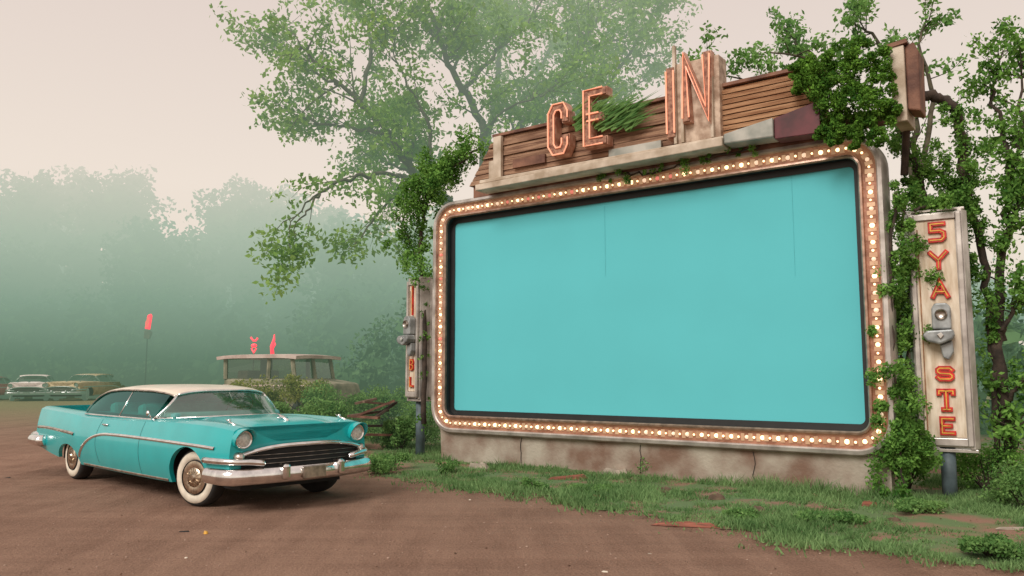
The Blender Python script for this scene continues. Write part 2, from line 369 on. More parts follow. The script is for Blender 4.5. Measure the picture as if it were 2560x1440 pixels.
# grass blades
N=460000
by=4.8+(rng.random(N)**1.5)*14; bx=(rng.random(N)*2-1)*(by*.72+1)
la=(bx-A.x)*DX.x+(by-A.y)*DX.y; wd=-((bx-A.x)*NY.x+(by-A.y)*NY.y)
ok=(wd>.12)|(la<-.25)|((la>WD+.3)&(wd>-2.5)); bx=bx[ok];by=by[ok]
pe=pert(bx,by); n=len(bx); jit=rng.normal(size=(n,2))*.17; ok=inside(bx+pe[:,0]+jit[:,0],by+pe[:,1]+jit[:,1]+.03); bx=bx[ok];by=by[ok]
dens=np.array([nz(a,b,.75,11)+.6*nz(a,b,2.3,6)+.45*nz(a,b,6,3) for a,b in zip(bx,by)])
la=(bx-A.x)*DX.x+(by-A.y)*DX.y; wd=-((bx-A.x)*NY.x+(by-A.y)*NY.y); nearw=np.clip(1-wd/.7,0,1)*(la>-.2)*(wd>0)
ok=(dens+nearw*.25+rng.normal(size=len(bx))*.14)>-.27; bx=bx[ok];by=by[ok];dens=dens[ok];nearw=nearw[ok]
bz=np.array([vz(a,b)-.01 for a,b in zip(bx,by)]); n=len(bx)
h=(.022+.085*np.clip(dens+.28,0,1.1))*(1+1.1*nearw)*(.6+.8*rng.random(n)); ang=rng.random(n)*2*PI; w=.006+.006*rng.random(n)
base=np.stack([bx,by,bz],1); dr=np.stack([np.cos(ang),np.sin(ang),0*ang],1)*w[:,None]
tip=base+np.stack([rng.normal(size=n)*.5*h,rng.normal(size=n)*.5*h,h],1)
tag(raw('grass',np.stack([base-dr,base+dr,tip],1).reshape(-1,3),3,M['grassb']),'short soft grass growing in clumps along the verge below the screen','grass',kind='stuff')

# ---------------------------------------------------------------- trees
def twigs(mb,path,cl,n,length,tmin=.3,r=.02,up=.35,nclump=(28,.38),droop=0.0):
    m=len(path)
    for _ in range(n):
        t=tmin+(1-tmin)*rng.random(); i=min(m-2,int(t*(m-1))); p=path[i]; tg=(path[i+1]-path[i]).normalized()
        d=(rv()*1.0+tg*.7+Vector((0,0,up-droop))).normalized(); L=length*(.5+.8*rng.random())
        q=[p]; 
        for k in range(4):
            d=(d+rv()*.3+Vector((0,0,-droop*.35))).normalized(); q.append(q[-1]+d*L/4)
        mb.tube(q,[r,r*.8,r*.6,r*.45,r*.25],4)
        for k in (2,3,4): cl.append(clump(q[k],nclump[1]*(.6+.7*rng.random()),int(nclump[0]*(.5+rng.random())),(1,1,.7)))
        if rng.random()<.6:
            d2=(d+rv()).normalized(); e2=q[2]+d2*L*.5; mb.tube([q[2],(q[2]+e2)/2+rv()*.04,e2],[r*.55,r*.4,r*.2],4)
            cl.append(clump(e2,nclump[1],int(nclump[0]),(1,1,.65)))
def limb_tree(name,label,cat,base,limbs,lm,size,nt_,tl,nclump,group=None,bark=None,droop_idx=()):
    t=thing(name,label,cat,base,0,group); mb=MB(); cl=[]
    for i,(pts,r0) in enumerate(limbs):
        pa=smooth_path([Vector(p)-Vector(base) for p in pts],7,.03); k=len(pa)
        mb.tube(pa,[r0*(1-.88*j/(k-1)) if i else r0*(1-.4*j/(k-1)) for j in range(k)],7)
        if i==0: continue
        ln=sum((pa[j+1]-pa[j]).length for j in range(k-1))
        dr_=i in droop_idx
        twigs(mb,pa,cl,int(nt_*ln*(.5 if dr_ else 1)),tl*(.8 if dr_ else 1),.2,max(.010,r0*.2),.35,nclump,.8 if dr_ else 0)
        cl.append(clump(pa[-1],nclump[1]*1.3,int(nclump[0]*1.5)))
    mb.build('trunk',bark or M['bark'],t,True)
    C=np.concatenate(cl); raw('crown',leafverts(C,size),4,lm,t); return t
q=lambda *a:[px(*p) for p in a]
bT=Vector((-.85,19,0))
limb_tree('spreading_tree','large misty tree with spreading limbs rising behind the teal screen','tree',bT,[
 ([bT,bT+Vector((.05,0,2.5)),px(1190,520,19)],.24),
 (q((1190,540,19),(1060,470,18.5),(970,330,18),(850,210,17.5),(740,110,17)),.13),
 (q((1195,520,19),(1205,330,19),(1130,180,18.5),(1085,60,18),(1040,-80,18)),.13),
 (q((1130,500,18.7),(1000,440,18),(890,445,17.3),(790,490,17),(715,570,16.5)),.07),
 (q((1200,480,19),(1330,280,19.5),(1440,140,19.6),(1530,-20,20)),.13),
 (q((1210,450,19),(1240,230,20.5),(1260,50,21),(1290,-120,21)),.11),
 (q((1210,460,19),(1450,300,20),(1560,150,20),(1650,0,20)),.10),
 (q((975,335,18),(880,320,18.2),(770,300,18),(690,262,18)),.055),
 (q((1020,445,18),(930,560,17.5),(870,630,17)),.04),
 (q((900,260,17.8),(930,120,18),(900,20,18),(860,-60,18)),.06),
 (q((800,485,17),(750,550,16.6),(720,630,16.4)),.03),
 (q((850,210,17.5),(770,170,17.8),(725,110,18)),.04),
 (q((1150,240,18.7),(1240,130,18.6),(1330,40,18.8),(1400,-60,19)),.06),
 (q((1060,470,18.5),(1080,330,17.8),(1010,200,17.6),(980,80,17.6)),.06),
 (q((1440,140,19.6),(1560,90,19.8),(1640,60,20)),.05),
 (q((1330,280,19.5),(1360,330,19),(1500,250,19.2)),.05),
 (q((1240,230,20.5),(1340,180,21.5),(1400,80,22),(1480,40,22)),.05),
 (q((1450,300,20),(1540,260,21),(1620,180,21.5)),.045),
 (q((1205,330,19),(1290,260,18.3),(1390,220,18)),.045),
 (q((1130,180,18.5),(1180,90,19.5),(1170,0,20)),.045),
 (q((1040,440,18.4),(960,400,19),(900,380,19.5)),.04),
 (q((1110,420,18.6),(1000,380,18.8),(920,300,19)),.04),
 ],M['leafbig'],.128,4.8,1.35,(31,.42),droop_idx=(3,8,10))
b2_=px(2290,900,14.5); b2_.z=0
limb_tree('tall_tree','tall light-leaved tree rising behind the tower box of the sign','tree',b2_,[
 ([b2_,b2_+Vector((0,0,2)),px(2290,480,14.5)],.16),
 (q((2290,500,14.5),(2250,330,14.5),(2130,200,14.6),(1990,140,14.8),(1890,130,15)),.07),
 (q((2290,500,14.5),(2280,250,14.8),(2180,90,15),(2120,40,15)),.07),
 (q((2290,480,14.5),(2330,250,14.3),(2300,100,14.4),(2330,50,14.5)),.06),
 (q((2050,160,14.8),(1975,90,15),(1960,70,15)),.035),
 (q((2130,200,14.6),(1980,210,14.8),(1830,190,15),(1760,150,15)),.035)],
 M['leafr'],.10,3.0,.66,(26,.22))
b3_=gnd(2540,1235); 
limb_tree('vine_covered_tree','dark leafy tree at the right edge beside the tall letter sign','tree',b3_,[
 ([b3_,px(2510,1000,10.2),px(2495,800,10.3)],.10),
 (q((2495,830,10.3),(2510,600,10.4),(2540,380,10.5),(2550,150,10.6)),.07),
 (q((2510,600,10.4),(2560,480,10.2),(2600,330,10)),.05),
 (q((2530,450,10.5),(2500,300,10.7),(2490,170,10.8),(2530,100,11)),.04),
 (q((2495,850,10.3),(2540,760,10.1),(2600,700,10)),.04),
 (q((2510,1020,10.2),(2560,950,10),(2620,900,9.8)),.04),
 (q((2510,1100,10.2),(2540,1080,10),(2570,1040,9.8)),.03)],
 M['ivy'],.072,6.0,.46,(34,.20),bark=M['vine'])

def forest_tree(label,u,v,Y,w):
    X=(u-1280)/F*Y*.99; top=px(u,v,Y).z
    t=thing('hazy_tree',label,'tree',(X,Y,0),rng.random()*6,'hazy trees of the misty treeline'); mb=MB()
    mb.tube([(0,0,0),(.1,0,top*.3),(0,.1,top*.6),(0,0,top*.9)],[.3,.24,.15,.05],7)
    cl=[];sz=[]
    for k in range(85):
        z=top*(.12+.86*rng.random()**.8); rr=w*math.sqrt(max(.05,1-((z/top-.45)/.62)**2)); a=rng.random()*2*PI; d=rr*rng.random()**.5
        c=(d*math.cos(a),d*math.sin(a),z-.3); r=.6+.8*rng.random(); cl.append(clump(c,r,60,(1,1,.7),.45)); sz.append(np.full(60,.36))
        cl.append(clump((c[0]*.6,c[1]*.6,c[2]*.93-.4),r*.7,16)); sz.append(np.full(16,1.2))
        if k<18: mb.tube([(0,0,z*.75),(c[0]*.6,c[1]*.6,z*.95),c],[.07,.04,.02],4)
    mb.build('trunk',M['bark'],t,True); raw('crown',leafverts(np.concatenate(cl),np.concatenate(sz),.6),4,M['leaffar'],t)
lt=[('tree at the far left edge of the misty treeline',20,440,52,3.6),('tallest round-topped tree in the left part of the misty treeline',130,402,54,4.0),
 ('broad tree right of the tallest one on the left of the treeline',265,418,54,3.6),('low hazy tree above the glowing red pole sign',375,545,50,3.2),
 ('short tree in the dip of the misty treeline',455,590,56,3.2),('tree on the right side of the dip in the treeline',565,450,54,3.2),
 ('misty tree above the wrecked van',660,446,54,3.6),('hazy tree just left of the drooping branch',775,480,52,3.6),('hazy tree behind the drooping branch of the big tree',890,540,44,3.4),
 ('hazy tree half hidden by the left end of the screen',1000,570,44,3.2),('misty tree left of the letter C above the screen',1130,520,50,4)]
for i,(lb,u,v,Y,w) in enumerate(lt): forest_tree(lb,u,v,Y,w)
cl=[];sz=[]
def ug(c,r,n,s,big=0):
    cl.append(clump(c,r,n,(1,1,.8),.4)); sz.append(np.full(n,s))
    if big: cl.append(clump((c[0],c[1],c[2]*.85),r*.8,big)); sz.append(np.full(big,s*3.2))
for k in range(600):
    X=rng.uniform(-48,50); Y=rng.uniform(62,68); z=rng.random()**.7*(9.4+2*nz(X,0,.1)); ug((X,Y,z),1.6,32,.42,20)
for k in range(400):
    X=rng.uniform(-36,4); Y=rng.uniform(49,52); z=rng.random()**1.2*(6.2+2.5*nz(X,0,.2)); ug((X,Y,z),1.1,42,.36,12)
for k in range(230):
    X=rng.uniform(-10,0); Y=rng.uniform(27,32); z=rng.random()**1.2*max(.4,4.4*(X+10.5)/9+1*nz(X,0,.4)); ug((X,Y,z),.7,80,.17,9)
for k in range(170):
    X=rng.uniform(5,18); Y=rng.uniform(18,24); z=rng.random()**1.2*3.4; ug((X,Y,z),.75,60,.2,8)
tag(raw('forest_undergrowth',leafverts(np.concatenate(cl),np.concatenate(sz),.6),4,M['leaffar']),'dense hazy undergrowth and far woods closing the clearing','woods',kind='stuff')

# bushes
def bush(name,label,loc,r,hgt,lm,size,n,group=None,cat='bush'):
    t=thing(name,label,cat,loc,rng.random()*6,group); mb=MB(); cl=[]
    for k in range(13):
        a=rng.random()*2*PI; d=r*.75*rng.random()**.5; z=hgt*(.25+.6*rng.random())
        c=Vector((d*math.cos(a),d*math.sin(a),z)); mb.tube([(0,0,-.03),(c.x*.5,c.y*.5,z*.6),c],[.012,.009,.004],4)
        cl.append(clump(c,r*(.25+.25*rng.random()),n//13,(1,1,.85*min(1.5,hgt/r)),.5))
    mb.build('stems',M['vine'],t); C=np.concatenate(cl); C[:,2]=np.abs(C[:,2])
    raw('foliage',leafverts(C,size),4,lm,t)
for lb,u,v,r,hh,n,ml in [
 ('small leafy bush growing against the middle of the plaster wall',1612,1192,.30,.42,1900,'bush'),
 ('low sprig of green at the crack of the plaster wall',1305,1160,.15,.2,600,'bush'),
 ('small tuft of weed in the grass before the wall',1340,1232,.2,.18,1000,'bush'),
 ('round tuft of weed near the left end of the wall',1120,1188,.2,.18,1000,'bush'),
 ('thin sparse weed by the right end of the plaster wall',2060,1200,.26,.45,500,'ivy'),
 ('low green bush just right of the car bumper',965,1185,.45,.26,3400,'bush'),
 ('tall bush under the left end of the screen frame',1050,1130,.5,1.15,5000,'bush'),
 ('low bush right of the car headlight',945,1125,.5,.34,3400,'bush'),
 ('grassy bush at the bottom right corner of the verge',2490,1400,.28,.16,3000,'bush'),
 ('dark bush at the foot of the ivy on the right',2270,1230,.4,.65,3400,'ivy'),
 ('leafy bush around the post of the tall letter sign',2470,1240,.5,.6,3600,'ivy'),
 ('leafy bush against the right edge of the picture',2570,1290,.42,.5,3000,'bush'),
 ('low weed clump in front of the right sign post',2300,1290,.3,.13,2200,'bush'),
 ('weed clump halfway along the verge edge',1860,1300,.22,.09,1300,'bush'),
 ('flat weed clump below the pale slab',1480,1235,.28,.10,1600,'bush'),
 ('flat weed patch between the plank and the right sign',2080,1315,.35,.09,2000,'bush')]:
    p=gnd(u,v); p.z=vz(p.x,p.y)-.01; bush('bush',lb,p,r,hh,M[ml],.036,n,'weeds and bushes on the verge')
for lb,u,v,Y,r,hh,ml in [
 ('yellowish bush at the left end of the overgrown mound',560,985,19.0,.7,.85,'ybush'),
 ('yellow-green bush in front of the wrecked van',640,1005,18.6,.8,.85,'ybush'),
 ('green bush just above the car windscreen',690,1045,16.5,.75,.62,'bush'),
 ('brownish bush under the wrecked van side window',755,1005,18.6,.85,.85,'ybush'),
 ('green bush in the middle of the overgrown mound',790,1050,16,.75,.72,'bush'),
 ('bush on the right shoulder of the overgrown mound',855,1010,17.4,.85,.78,'bush'),
 ('bush left of the wooden wreckage',845,1075,15,.5,.42,'bush'),
 ('bush behind the wooden wreckage',955,1030,18,.7,.8,'bush'),
 ('small bush between wreckage and screen',1000,1090,15.2,.4,.6,'bush')]:
    p=px(u,v,Y); p.z=vz(p.x,p.y)-.02; bush('shrub',lb,p,r,hh,M[ml],.062,4200,'shrubs on the overgrown mound','shrub')

# ---------------------------------------------------------------- the screen
def loc(u,v,yl=0.0):
    d=ray(u,v); o=Vector((0,0,H))-A; t=(yl-o.dot(NY))/d.dot(NY); p=o+d*t; return (p.dot(DX),p.z)
def locw(u,v,yl=0.0):
    x,z=loc(u,v,yl); return A+DX*x+NY*yl+Vector((0,0,z))
scr=thing('drive_in_screen','big teal outdoor screen in a rounded frame of lit bulbs','screen',A,RZ)
Z0,Z1=.85,4.17
rows=[]
for j in range(25):
    z=Z0+(Z1-Z0)*j/24; rows.append([(WD*i/48,.003*math.sin(i*.5+j*.2)+.002*math.sin(j*.8),z) for i in range(49)])
MB().grid(rows).build('screen_panel',M['screen'],scr,True)
for (u,v0,v1) in ((1513,515,690),(1985,440,690)):
    x=loc(u,600)[0]; za=loc(u,v0)[1]; zb_=loc(u,v1)[1]; MB().box(x-.0014,x+.0014,-.0105,-.009,zb_,za).build('seam',M['seam'],scr)
MB().box(-.05,WD+.05,.03,.16,Z0-.1,Z1+.1).build('backing_board',M['brown'],scr)
def rrect(x0,x1,z0,z1,r,n=10):
    o=[]
    for cx,cz,a0 in ((x1-r,z1-r,0),(x0+r,z1-r,90),(x0+r,z0+r,180),(x1-r,z0+r,270)):
        for k in range(n+1):
            a=R(a0+90*k/n); o.append((cx+r*math.cos(a),cz+r*math.sin(a),math.cos(a),math.sin(a)))
    return o
def rsweep(path,prof):
    m=MB(); m.grid([[(x+nx*o,y,z+nz_*o) for (x,z,nx,nz_) in path] for (o,y) in prof],True); return m
pt=rrect(0,WD,Z0,Z1,.1)
FD=.14
rsweep(pt,[(-.03,-.016),(.055,-.02),(.06,-FD+.02)]).build('inner_border',M['black'],scr)
rsweep(pt,[(.06,-FD+.03),(.05,-FD-.03),(.068,-FD-.05),(.092,-FD-.045),(.10,-FD+.005)]).build('inner_trim',M['lip'],scr,True,auto=40)
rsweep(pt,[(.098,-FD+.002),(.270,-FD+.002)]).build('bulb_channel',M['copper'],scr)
rsweep(pt,[(.265,-FD+.005),(.268,-FD-.05),(.285,-FD-.065),(.33,-FD-.055),(.36,-FD+.03),(.36,.1),(.3,.14)]).build('outer_rim',M['silver'],scr,True,auto=45)
pc=[Vector((x+nx*.183,z+nz_*.183)) for (x,z,nx,nz_) in rrect(0,WD,Z0,Z1,.1)]; pc.append(pc[0])
L=[0]
for i in range(len(pc)-1): L.append(L[-1]+(pc[i+1]-pc[i]).length)
def along(s):
    s=s%L[-1]; k=max(j for j in range(len(L)-1) if L[j]<=s); t=(s-L[k])/max(1e-6,L[k+1]-L[k]); d=(pc[k+1]-pc[k]).normalized(); return pc[k].lerp(pc[k+1],t),d
bm_=MB(); bm_.lathe([(1e-4,-.045),(.022,-.038),(.032,-.018),(.028,0),(.04,.004),(.04,.02)],12,ax='y')
NBULB=100
for i in range(NBULB):
    p,d=along((i+.5)/NBULB*L[-1]); nn=Vector((-d.y,d.x))
    r_=rng.random(); bottom=p.y<1
    mm='bulb' if (r_<(.85 if bottom else .55)) else ('bulbr' if (r_>.86 and not bottom) else 'bulb2')
    key='m_'+mm
    if key not in M:
        o=bm_.build('bulb',M[mm],scr,True); M[key]=o.data
    else:
        o=bpy.data.objects.new('bulb',M[key]); COL.objects.link(o); o.parent=scr
    o.location=(p.x,-FD-.003,p.y); sc=.66+.16*rng.random(); o.scale=(sc,sc,sc)
# small pressed reflector plates and pin lamps between the bulbs
pl=MB(); pn=MB()
for i in range(200):
    p,d=along((i+.5)/200*L[-1]); nn=Vector((-d.y,d.x))
    hw=.021+.010*rng.random(); hh=.040+.014*rng.random(); c=p
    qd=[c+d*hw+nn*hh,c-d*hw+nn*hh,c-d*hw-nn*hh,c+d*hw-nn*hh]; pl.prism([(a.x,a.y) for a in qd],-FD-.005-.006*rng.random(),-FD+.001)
for i in range(NBULB):
    p,d=along(i/NBULB*L[-1]); nn=Vector((-d.y,d.x))
    pn.sphere((p.x,-FD-.02,p.y),.013+.004*rng.random(),8,5)
tag(pl.build('reflector_plates',M['refl'],scr),kind='stuff'); tag(pn.build('pin_lamps',M['bulb'],scr,True),kind='stuff')
wl=MB(); rows=[]
for j in range(9):
    z=.62*j/8; rows.append([(-.2+(WD+.45)*i/80,-.10+.012*nz(i*.4,j*.6,1)+.03*(1-j/8),z) for i in range(81)])
wl.grid(rows); wl.build('plaster_wall',M['concrete'],scr,True)
MB().box(-.18,WD+.23,-.04,.2,0,.6).build('wall_core',M['concrete'],scr)
for u in (1302,1600,1885):
    x,z=loc(u,1130,-.11); MB().tube([(x+rng.normal()*.012,-.106+.02*(1-k/5),.08+.4*k/5) for k in range(6)],.005,4).build('wall_crack',M['dark'],scr)
for x in (.6,2.4,4.3,6.2): MB().box(x-.05,x+.05,.16,.26,0,Z1+.4).build('rear_post',M['brown'],scr)

# ---------------------------------------------------------------- header sign
hd=thing('header_sign','long wooden header sign with coral letters C E I N above the screen','sign',A,RZ)
yb=-.22
xl=loc(1205,430,yb)[0]; xr=loc(2045,250,yb)[0]
zb0=4.70; zt=5.46
pn=MB(); npk=9
def xs_at(z): return xl-.25+.55*(z-zb0)/(zt-zb0)
xm=loc(1790,270,yb)[0]
for k in range(npk):
    z0=zb0+(zt-zb0)*k/npk; z1=zb0+(zt-zb0)*(k+1)/npk-.010; dy=.012*(k%2)+rng.normal()*.008
    pn.prism([(xs_at(z0),z0),(xm,z0),(xm,z1),(xs_at(z1),z1)],yb-.03-dy,yb+.12)
pn.build('board_panel',M['wood'],hd)
ps=MB()
for k in range(9):
    z0=zb0+.08+(zt-.1-zb0)*k/9; ps.box(xm+.02,xr+.1,yb-.10,yb+.1,z0,z0+.055,Matrix.Rotation(.25,3,'X'))
ps.box(xm,xr+.1,yb-.02,yb+.12,zb0,zt-.02)
ps.build('slat_panel',M['wood2'],hd)
tp=MB(); tp.box(xs_at(zt)-.02,xr+.1,yb-.08,yb+.2,zt,zt+.045); tp.build('top_rail',M['brown'],hd)
x,_=loc(1255,400,yb); MB().box(x-.09,x+.07,yb-.13,yb-.055,loc(1255,470,yb)[1],loc(1255,345,yb)[1]).build('pilaster',M['beige'],hd,bevel=.01)
MB().box(x-.20,x-.094,yb-.11,yb-.055,loc(1240,470,yb)[1],loc(1240,405,yb)[1]).build('pilaster_foot',M['beige'],hd,bevel=.01)
yg=-.50
x2=loc(1810,345,yg)[0]; x3=loc(1935,330,yg)[0]; x4=loc(2050,310,yg)[0]; x1_=loc(1195,480,yg)[0]
lg=MB(); zl=4.51
lg.prism([(x1_,zl),(x2,zl+.03),(x2,zl+.15),(x1_,zl+.10)],-.58,yb-.02); lg.box(x1_+.05,x2,-.53,yb,zl+.12,zl+.18)
lg.build('ledge',M['beige'],hd,bevel=.012)
l2=MB(); l2.prism([(x2+.004,zl+.06),(x3,zl+.04),(x3,zl+.30),(x2+.004,zl+.20)],-.54,yb-.02); l2.build('ledge_section',M['grey'],hd,bevel=.02)
l3=MB(); l3.prism([(x3+.004,zl+.02),(x4,zl+.0),(x4,zl+.42),(x3+.004,zl+.30)],-.50,yb-.02); l3.build('maroon_end_panel',M['maroon'],hd,bevel=.01)
MB().box(xl-.2,xr+.1,-.2,-.02,Z1+.33,zb0).build('support_beam',M['brown'],hd)
MB().box(loc(1290,420,yb)[0],loc(1370,400,yb)[0],yb-.09,yb-.055,4.86,5.0).build('dark_trim_panel',M['brown'],hd)
MB().box(loc(1530,400,yb)[0],loc(1660,380,yb)[0],yb-.10,yb-.055,4.74,4.86).build('grey_trim_panel',M['grey'],hd)
# letters
GL={'C':[[(1,.72),(1,.86),(.8,1),(.25,1),(0,.85),(0,.15),(.25,0),(.8,0),(1,.14),(1,.28)]],
 'E':[[(1,1),(0,1),(0,0),(1,0)],[(0,.5),(.75,.5)]],
 'I':[[(.5,0),(.5,1)]],
 'N':[[(0,0),(0,1),(1,0),(1,1)]],
 '5':[[(1,1),(.05,1),(.05,.58),(.7,.58),(1,.45),(1,.14),(.8,0),(0,0)]],
 'S':[[(1,.82),(.85,1),(.15,1),(0,.86),(0,.66),(.15,.53),(.85,.47),(1,.34),(1,.14),(.85,0),(.15,0),(0,.18)]],
 'Y':[[(0,1),(.5,.5),(1,1)],[(.5,.5),(.5,0)]],
 'A':[[(0,0),(.5,1),(1,0)],[(.22,.33),(.78,.33)]],
 'T':[[(0,.84),(0,1),(1,1),(1,.84)],[(.5,1),(.5,0)],[(.25,0),(.75,0)]],
 'B':[[(0,0),(0,1),(.8,1),(1,.85),(1,.62),(.8,.5),(0,.5)],[(.8,.5),(1,.38),(1,.12),(.8,0),(0,0)]],
 'L':[[(0,1),(0,0),(1,0)]]}
def letter(ch,x0,x1,z0,z1,y,parent,w,ma,mb_,inner='neon',depth=.14):
    S_=lambda p:(x0+(x1-x0)*p[0],z0+(z1-z0)*p[1])
    a=MB(); 
    for pl_ in GL[ch]: a.stroke([S_(p) for p in pl_],w,y,y+(.03 if inner=='neon' else depth))
    o=a.build('letter',ma,parent,bevel=.005); o['label']='letter '+ch
    b=MB()
    if inner=='neon':
        for pl_ in GL[ch]:
            pp=[Vector(S_(p)) for p in pl_]; m=len(pp)
            for s in (-.95,.95):      # twin neon outline following both edges of the stroke
                rr=[]
                for i in range(m):
                    ds=[]
                    if i>0: ds.append((pp[i]-pp[i-1]).normalized())
                    if i<m-1: ds.append((pp[i+1]-pp[i]).normalized())
                    ns=[Vector((-d.y,d.x)) for d in ds]; nn=ns[0] if len(ns)==1 else (ns[0]+ns[1]).normalized()/max(.45,(ns[0]+ns[1]).normalized().dot(ns[0]))
                    rr.append(pp[i]+nn*w*s)
                b.tube([(r_.x,y-.014,r_.y) for r_ in rr],.014,6)
    else:
        for pl_ in GL[ch]: b.stroke([S_(p) for p in pl_],w*.22,y-.006,y+.01)
    b.build('neon_tube' if inner=='neon' else 'letter_inlay',mb_,o)
    if inner=='neon':
        c=MB()
        for pl_ in GL[ch]: c.stroke([S_(p) for p in pl_],w*1.2,y+.032,y+depth+.05)
        c.build('letter_casing',M['coralside'],o)
def lbox(u0,u1,v0,v1,y):
    um=(u0+u1)/2; vm=(v0+v1)/2; return loc(u0,vm,y)[0],loc(u1,vm,y)[0],loc(um,v1,y)[1],loc(um,v0,y)[1]
yl=-.48
for ch,bx_ in (('C',(1378,1412,268,378)),('E',(1467,1507,230,353))):
    letter(ch,*lbox(*bx_,yl),yl,hd,.056,M['coral'],M['neon'],depth=.15)
a=lbox(1690,1792,150,345,-.38); MB().box(a[0],a[1]+.05,-.40,yb+.1,a[2]-.05,a[3]).build('letter_tower',M['tray'],hd,bevel=.01)
for f_ in (.02,.2,.92): MB().box(a[0]+(a[1]-a[0])*f_-.02,a[0]+(a[1]-a[0])*f_+.02,-.46,-.403,a[2]-.05,a[3]+.06+.2*(f_<.1)).build('tower_fin',M['beige'],hd)
a=lbox(1668,1684,178,334,yl); letter('I',*a,yl,hd,.060,M['coral'],M['neon'],depth=.15)
a=lbox(1713,1767,142,290,yl-.05); letter('N',*a,yl-.05,hd,.052,M['coral'],M['neon'],depth=.1)
# weathered tower box at right end
a=lbox(2228,2268,115,305,-.40); 
tw=MB(); tw.box(a[0],a[0]+.16,-.42,.1,a[2],a[3]); tw.build('tower_box_front',M['beige'],hd,bevel=.012)
t2=MB(); t2.prism([(a[0]+.164,a[2]+.14),(a[0]+.30,a[2]+.10),(a[0]+.31,a[3]-.1),(a[0]+.26,a[3]+.03),(a[0]+.164,a[3]-.01)],-.38,.0); t2.build('tower_box_side',M['brown'],hd,bevel=.02)
t3=MB(); t3.box(a[0]-.02,a[0]+.20,-.44,.1,a[3],a[3]+.05,Matrix.Rotation(-.12,3,'Y')); t3.build('tower_cap',M['brown'],hd)
t4=MB(); t4.tube([(a[0]+.0,.12,Z1-.2),(a[0]+.05,.1,Z1+.3),(a[0]+.09,0,a[2]+.1)],.045,10); t4.build('tower_post',M['vine'],hd,True)
MB().box(xr+.1,a[0]+.02,-.2,-.05,Z1+.42,Z1+.60).build('tower_arm',M['brown'],hd)

# ---------------------------------------------------------------- letter signs
def speaker_unit(label,P0,rz,sc):
    t=thing('pole_speaker',label,'speaker',P0,rz); t.scale=(sc,sc,sc)
    b=MB(); b.prism([(-.10,.02),(-.10,.28),(-.06,.34),(.07,.34),(.11,.29),(.11,.02)],-.13,0); b.build('housing',M['spk'],t,bevel=.018)
    c=MB(); c.lathe([(1e-4,-.14),(.03,-.142),(.05,-.15),(.06,-.165),(.07,-.15),(.07,-.12)],24,(0.005,0,.20)); c.build('cone_grille',M['dullchrome'],t,True,auto=40)
    d=MB(); d.prism([(-.21,-.06),(-.16,.0),(.13,.012),(.14,-.06),(.12,-.11),(-.02,-.17),(-.16,-.13)],-.2,-.02); d.build('bracket',M['spk'],t,bevel=.022)
    e=MB(); e.prism([(-.03,-.175),(.11,-.12),(.12,-.26),(.06,-.36),(.0,-.33)],-.10,0); e.build('lower_fin',M['spk'],t,bevel=.015)
    f=MB(); f.prism([(-.05,-.05),(.0,-.02),(.03,-.06),(-.01,-.11)],-.225,-.2); f.build('volume_knob',M['chrome'],t,bevel=.008)
def letter_sign(name,label,P0,rz,w,z0,z1,dep,letters,fl,lw_=.032,lx=.01):
    t=thing(name,label,'sign',P0,rz); hw=w/2
    c=MB(); c.box(-hw,hw,0,.06,z0,z1)
    for s in (-1,1):
        pts=[(s*hw,0),(s*(hw+.02),.06),(s*(hw+fl),dep*.55),(s*(hw+fl),dep),(s*(hw-.05),dep),(s*(hw-.05),0)]
        n=len(pts); c.add([(p[0],p[1],z0-.02) for p in pts]+[(p[0],p[1],z1+.02) for p in pts],[tuple(range(n)),tuple(range(n,2*n))]+[(i,(i+1)%n,(i+1)%n+n,i+n) for i in range(n)])
    c.box(-hw-.03,hw+.03,.02,dep,z0-.06,z0-.021); c.box(-hw-.03,hw+.03,.02,dep,z1+.021,z1+.05)
    c.build('cabinet',M['silver'],t,bevel=.006)
    f=MB(); m_=.08; f.box(-hw+m_,hw-m_,-.02,-.003,z0+.12,z1-.1); f.build('sign_face',M['face'],t)
    fr=MB()
    for a_ in ((-hw+.015,-hw+m_-.01,z0+.02,z1-.02),(hw-m_+.01,hw-.015,z0+.02,z1-.02)): fr.box(a_[0],a_[1],-.05,-.003,a_[2],a_[3])
    fr.box(-hw+m_-.008,hw-m_+.008,-.048,-.004,z0+.02,z0+.11); fr.box(-hw+m_-.008,hw-m_+.008,-.048,-.004,z1-.095,z1-.02)
    fr.build('frame',M['silver'],t,bevel=.008)
    MB().box(-hw+m_+.02,-hw+m_+.035,-.025,-.021,z0+.2,z1-.2).build('rust_streak',M['rust'],t)
    for ch,zc,hh,wl_ in letters: letter(ch,-wl_/2+lx,wl_/2+lx,zc-hh/2,zc+hh/2,-.055,t,lw_,M['red'],M['yellow'],'inlay',.033)
    p=MB(); p.tube([(0,dep*.5,0),(0,dep*.5,z0)],.085,14); p.build('post',M['post'],t,True)
    return t
PR=px(2352,850,9.75); PR.z=0; RZ2=R(-31)
def zr(v): return px(2345,v,9.75).z
letter_sign('letter_sign','tall narrow letter sign with a grey speaker beside the right end of the screen',PR,RZ2,.60,zr(1118),zr(532),.26,
 [('5',zr(582),.20,.15),('Y',zr(652),.19,.17),('A',zr(724),.18,.16),('S',zr(934),.13,.15),('T',zr(1000),.22,.15),('E',zr(1064),.17,.12)],.05,.028,.025)
fw=Vector((math.sin(RZ2),-math.cos(RZ2),0)); sx=Vector((math.cos(RZ2),math.sin(RZ2),0))
speaker_unit('grey box speaker fixed on the tall right letter sign',PR+fw*.03+sx*.02+Vector((0,0,zr(828))),RZ2,.98)
PL=px(1034,850,14.6); PL.z=0; RZ3=R(-50)
def zl_(v): return px(1034,v,14.6).z
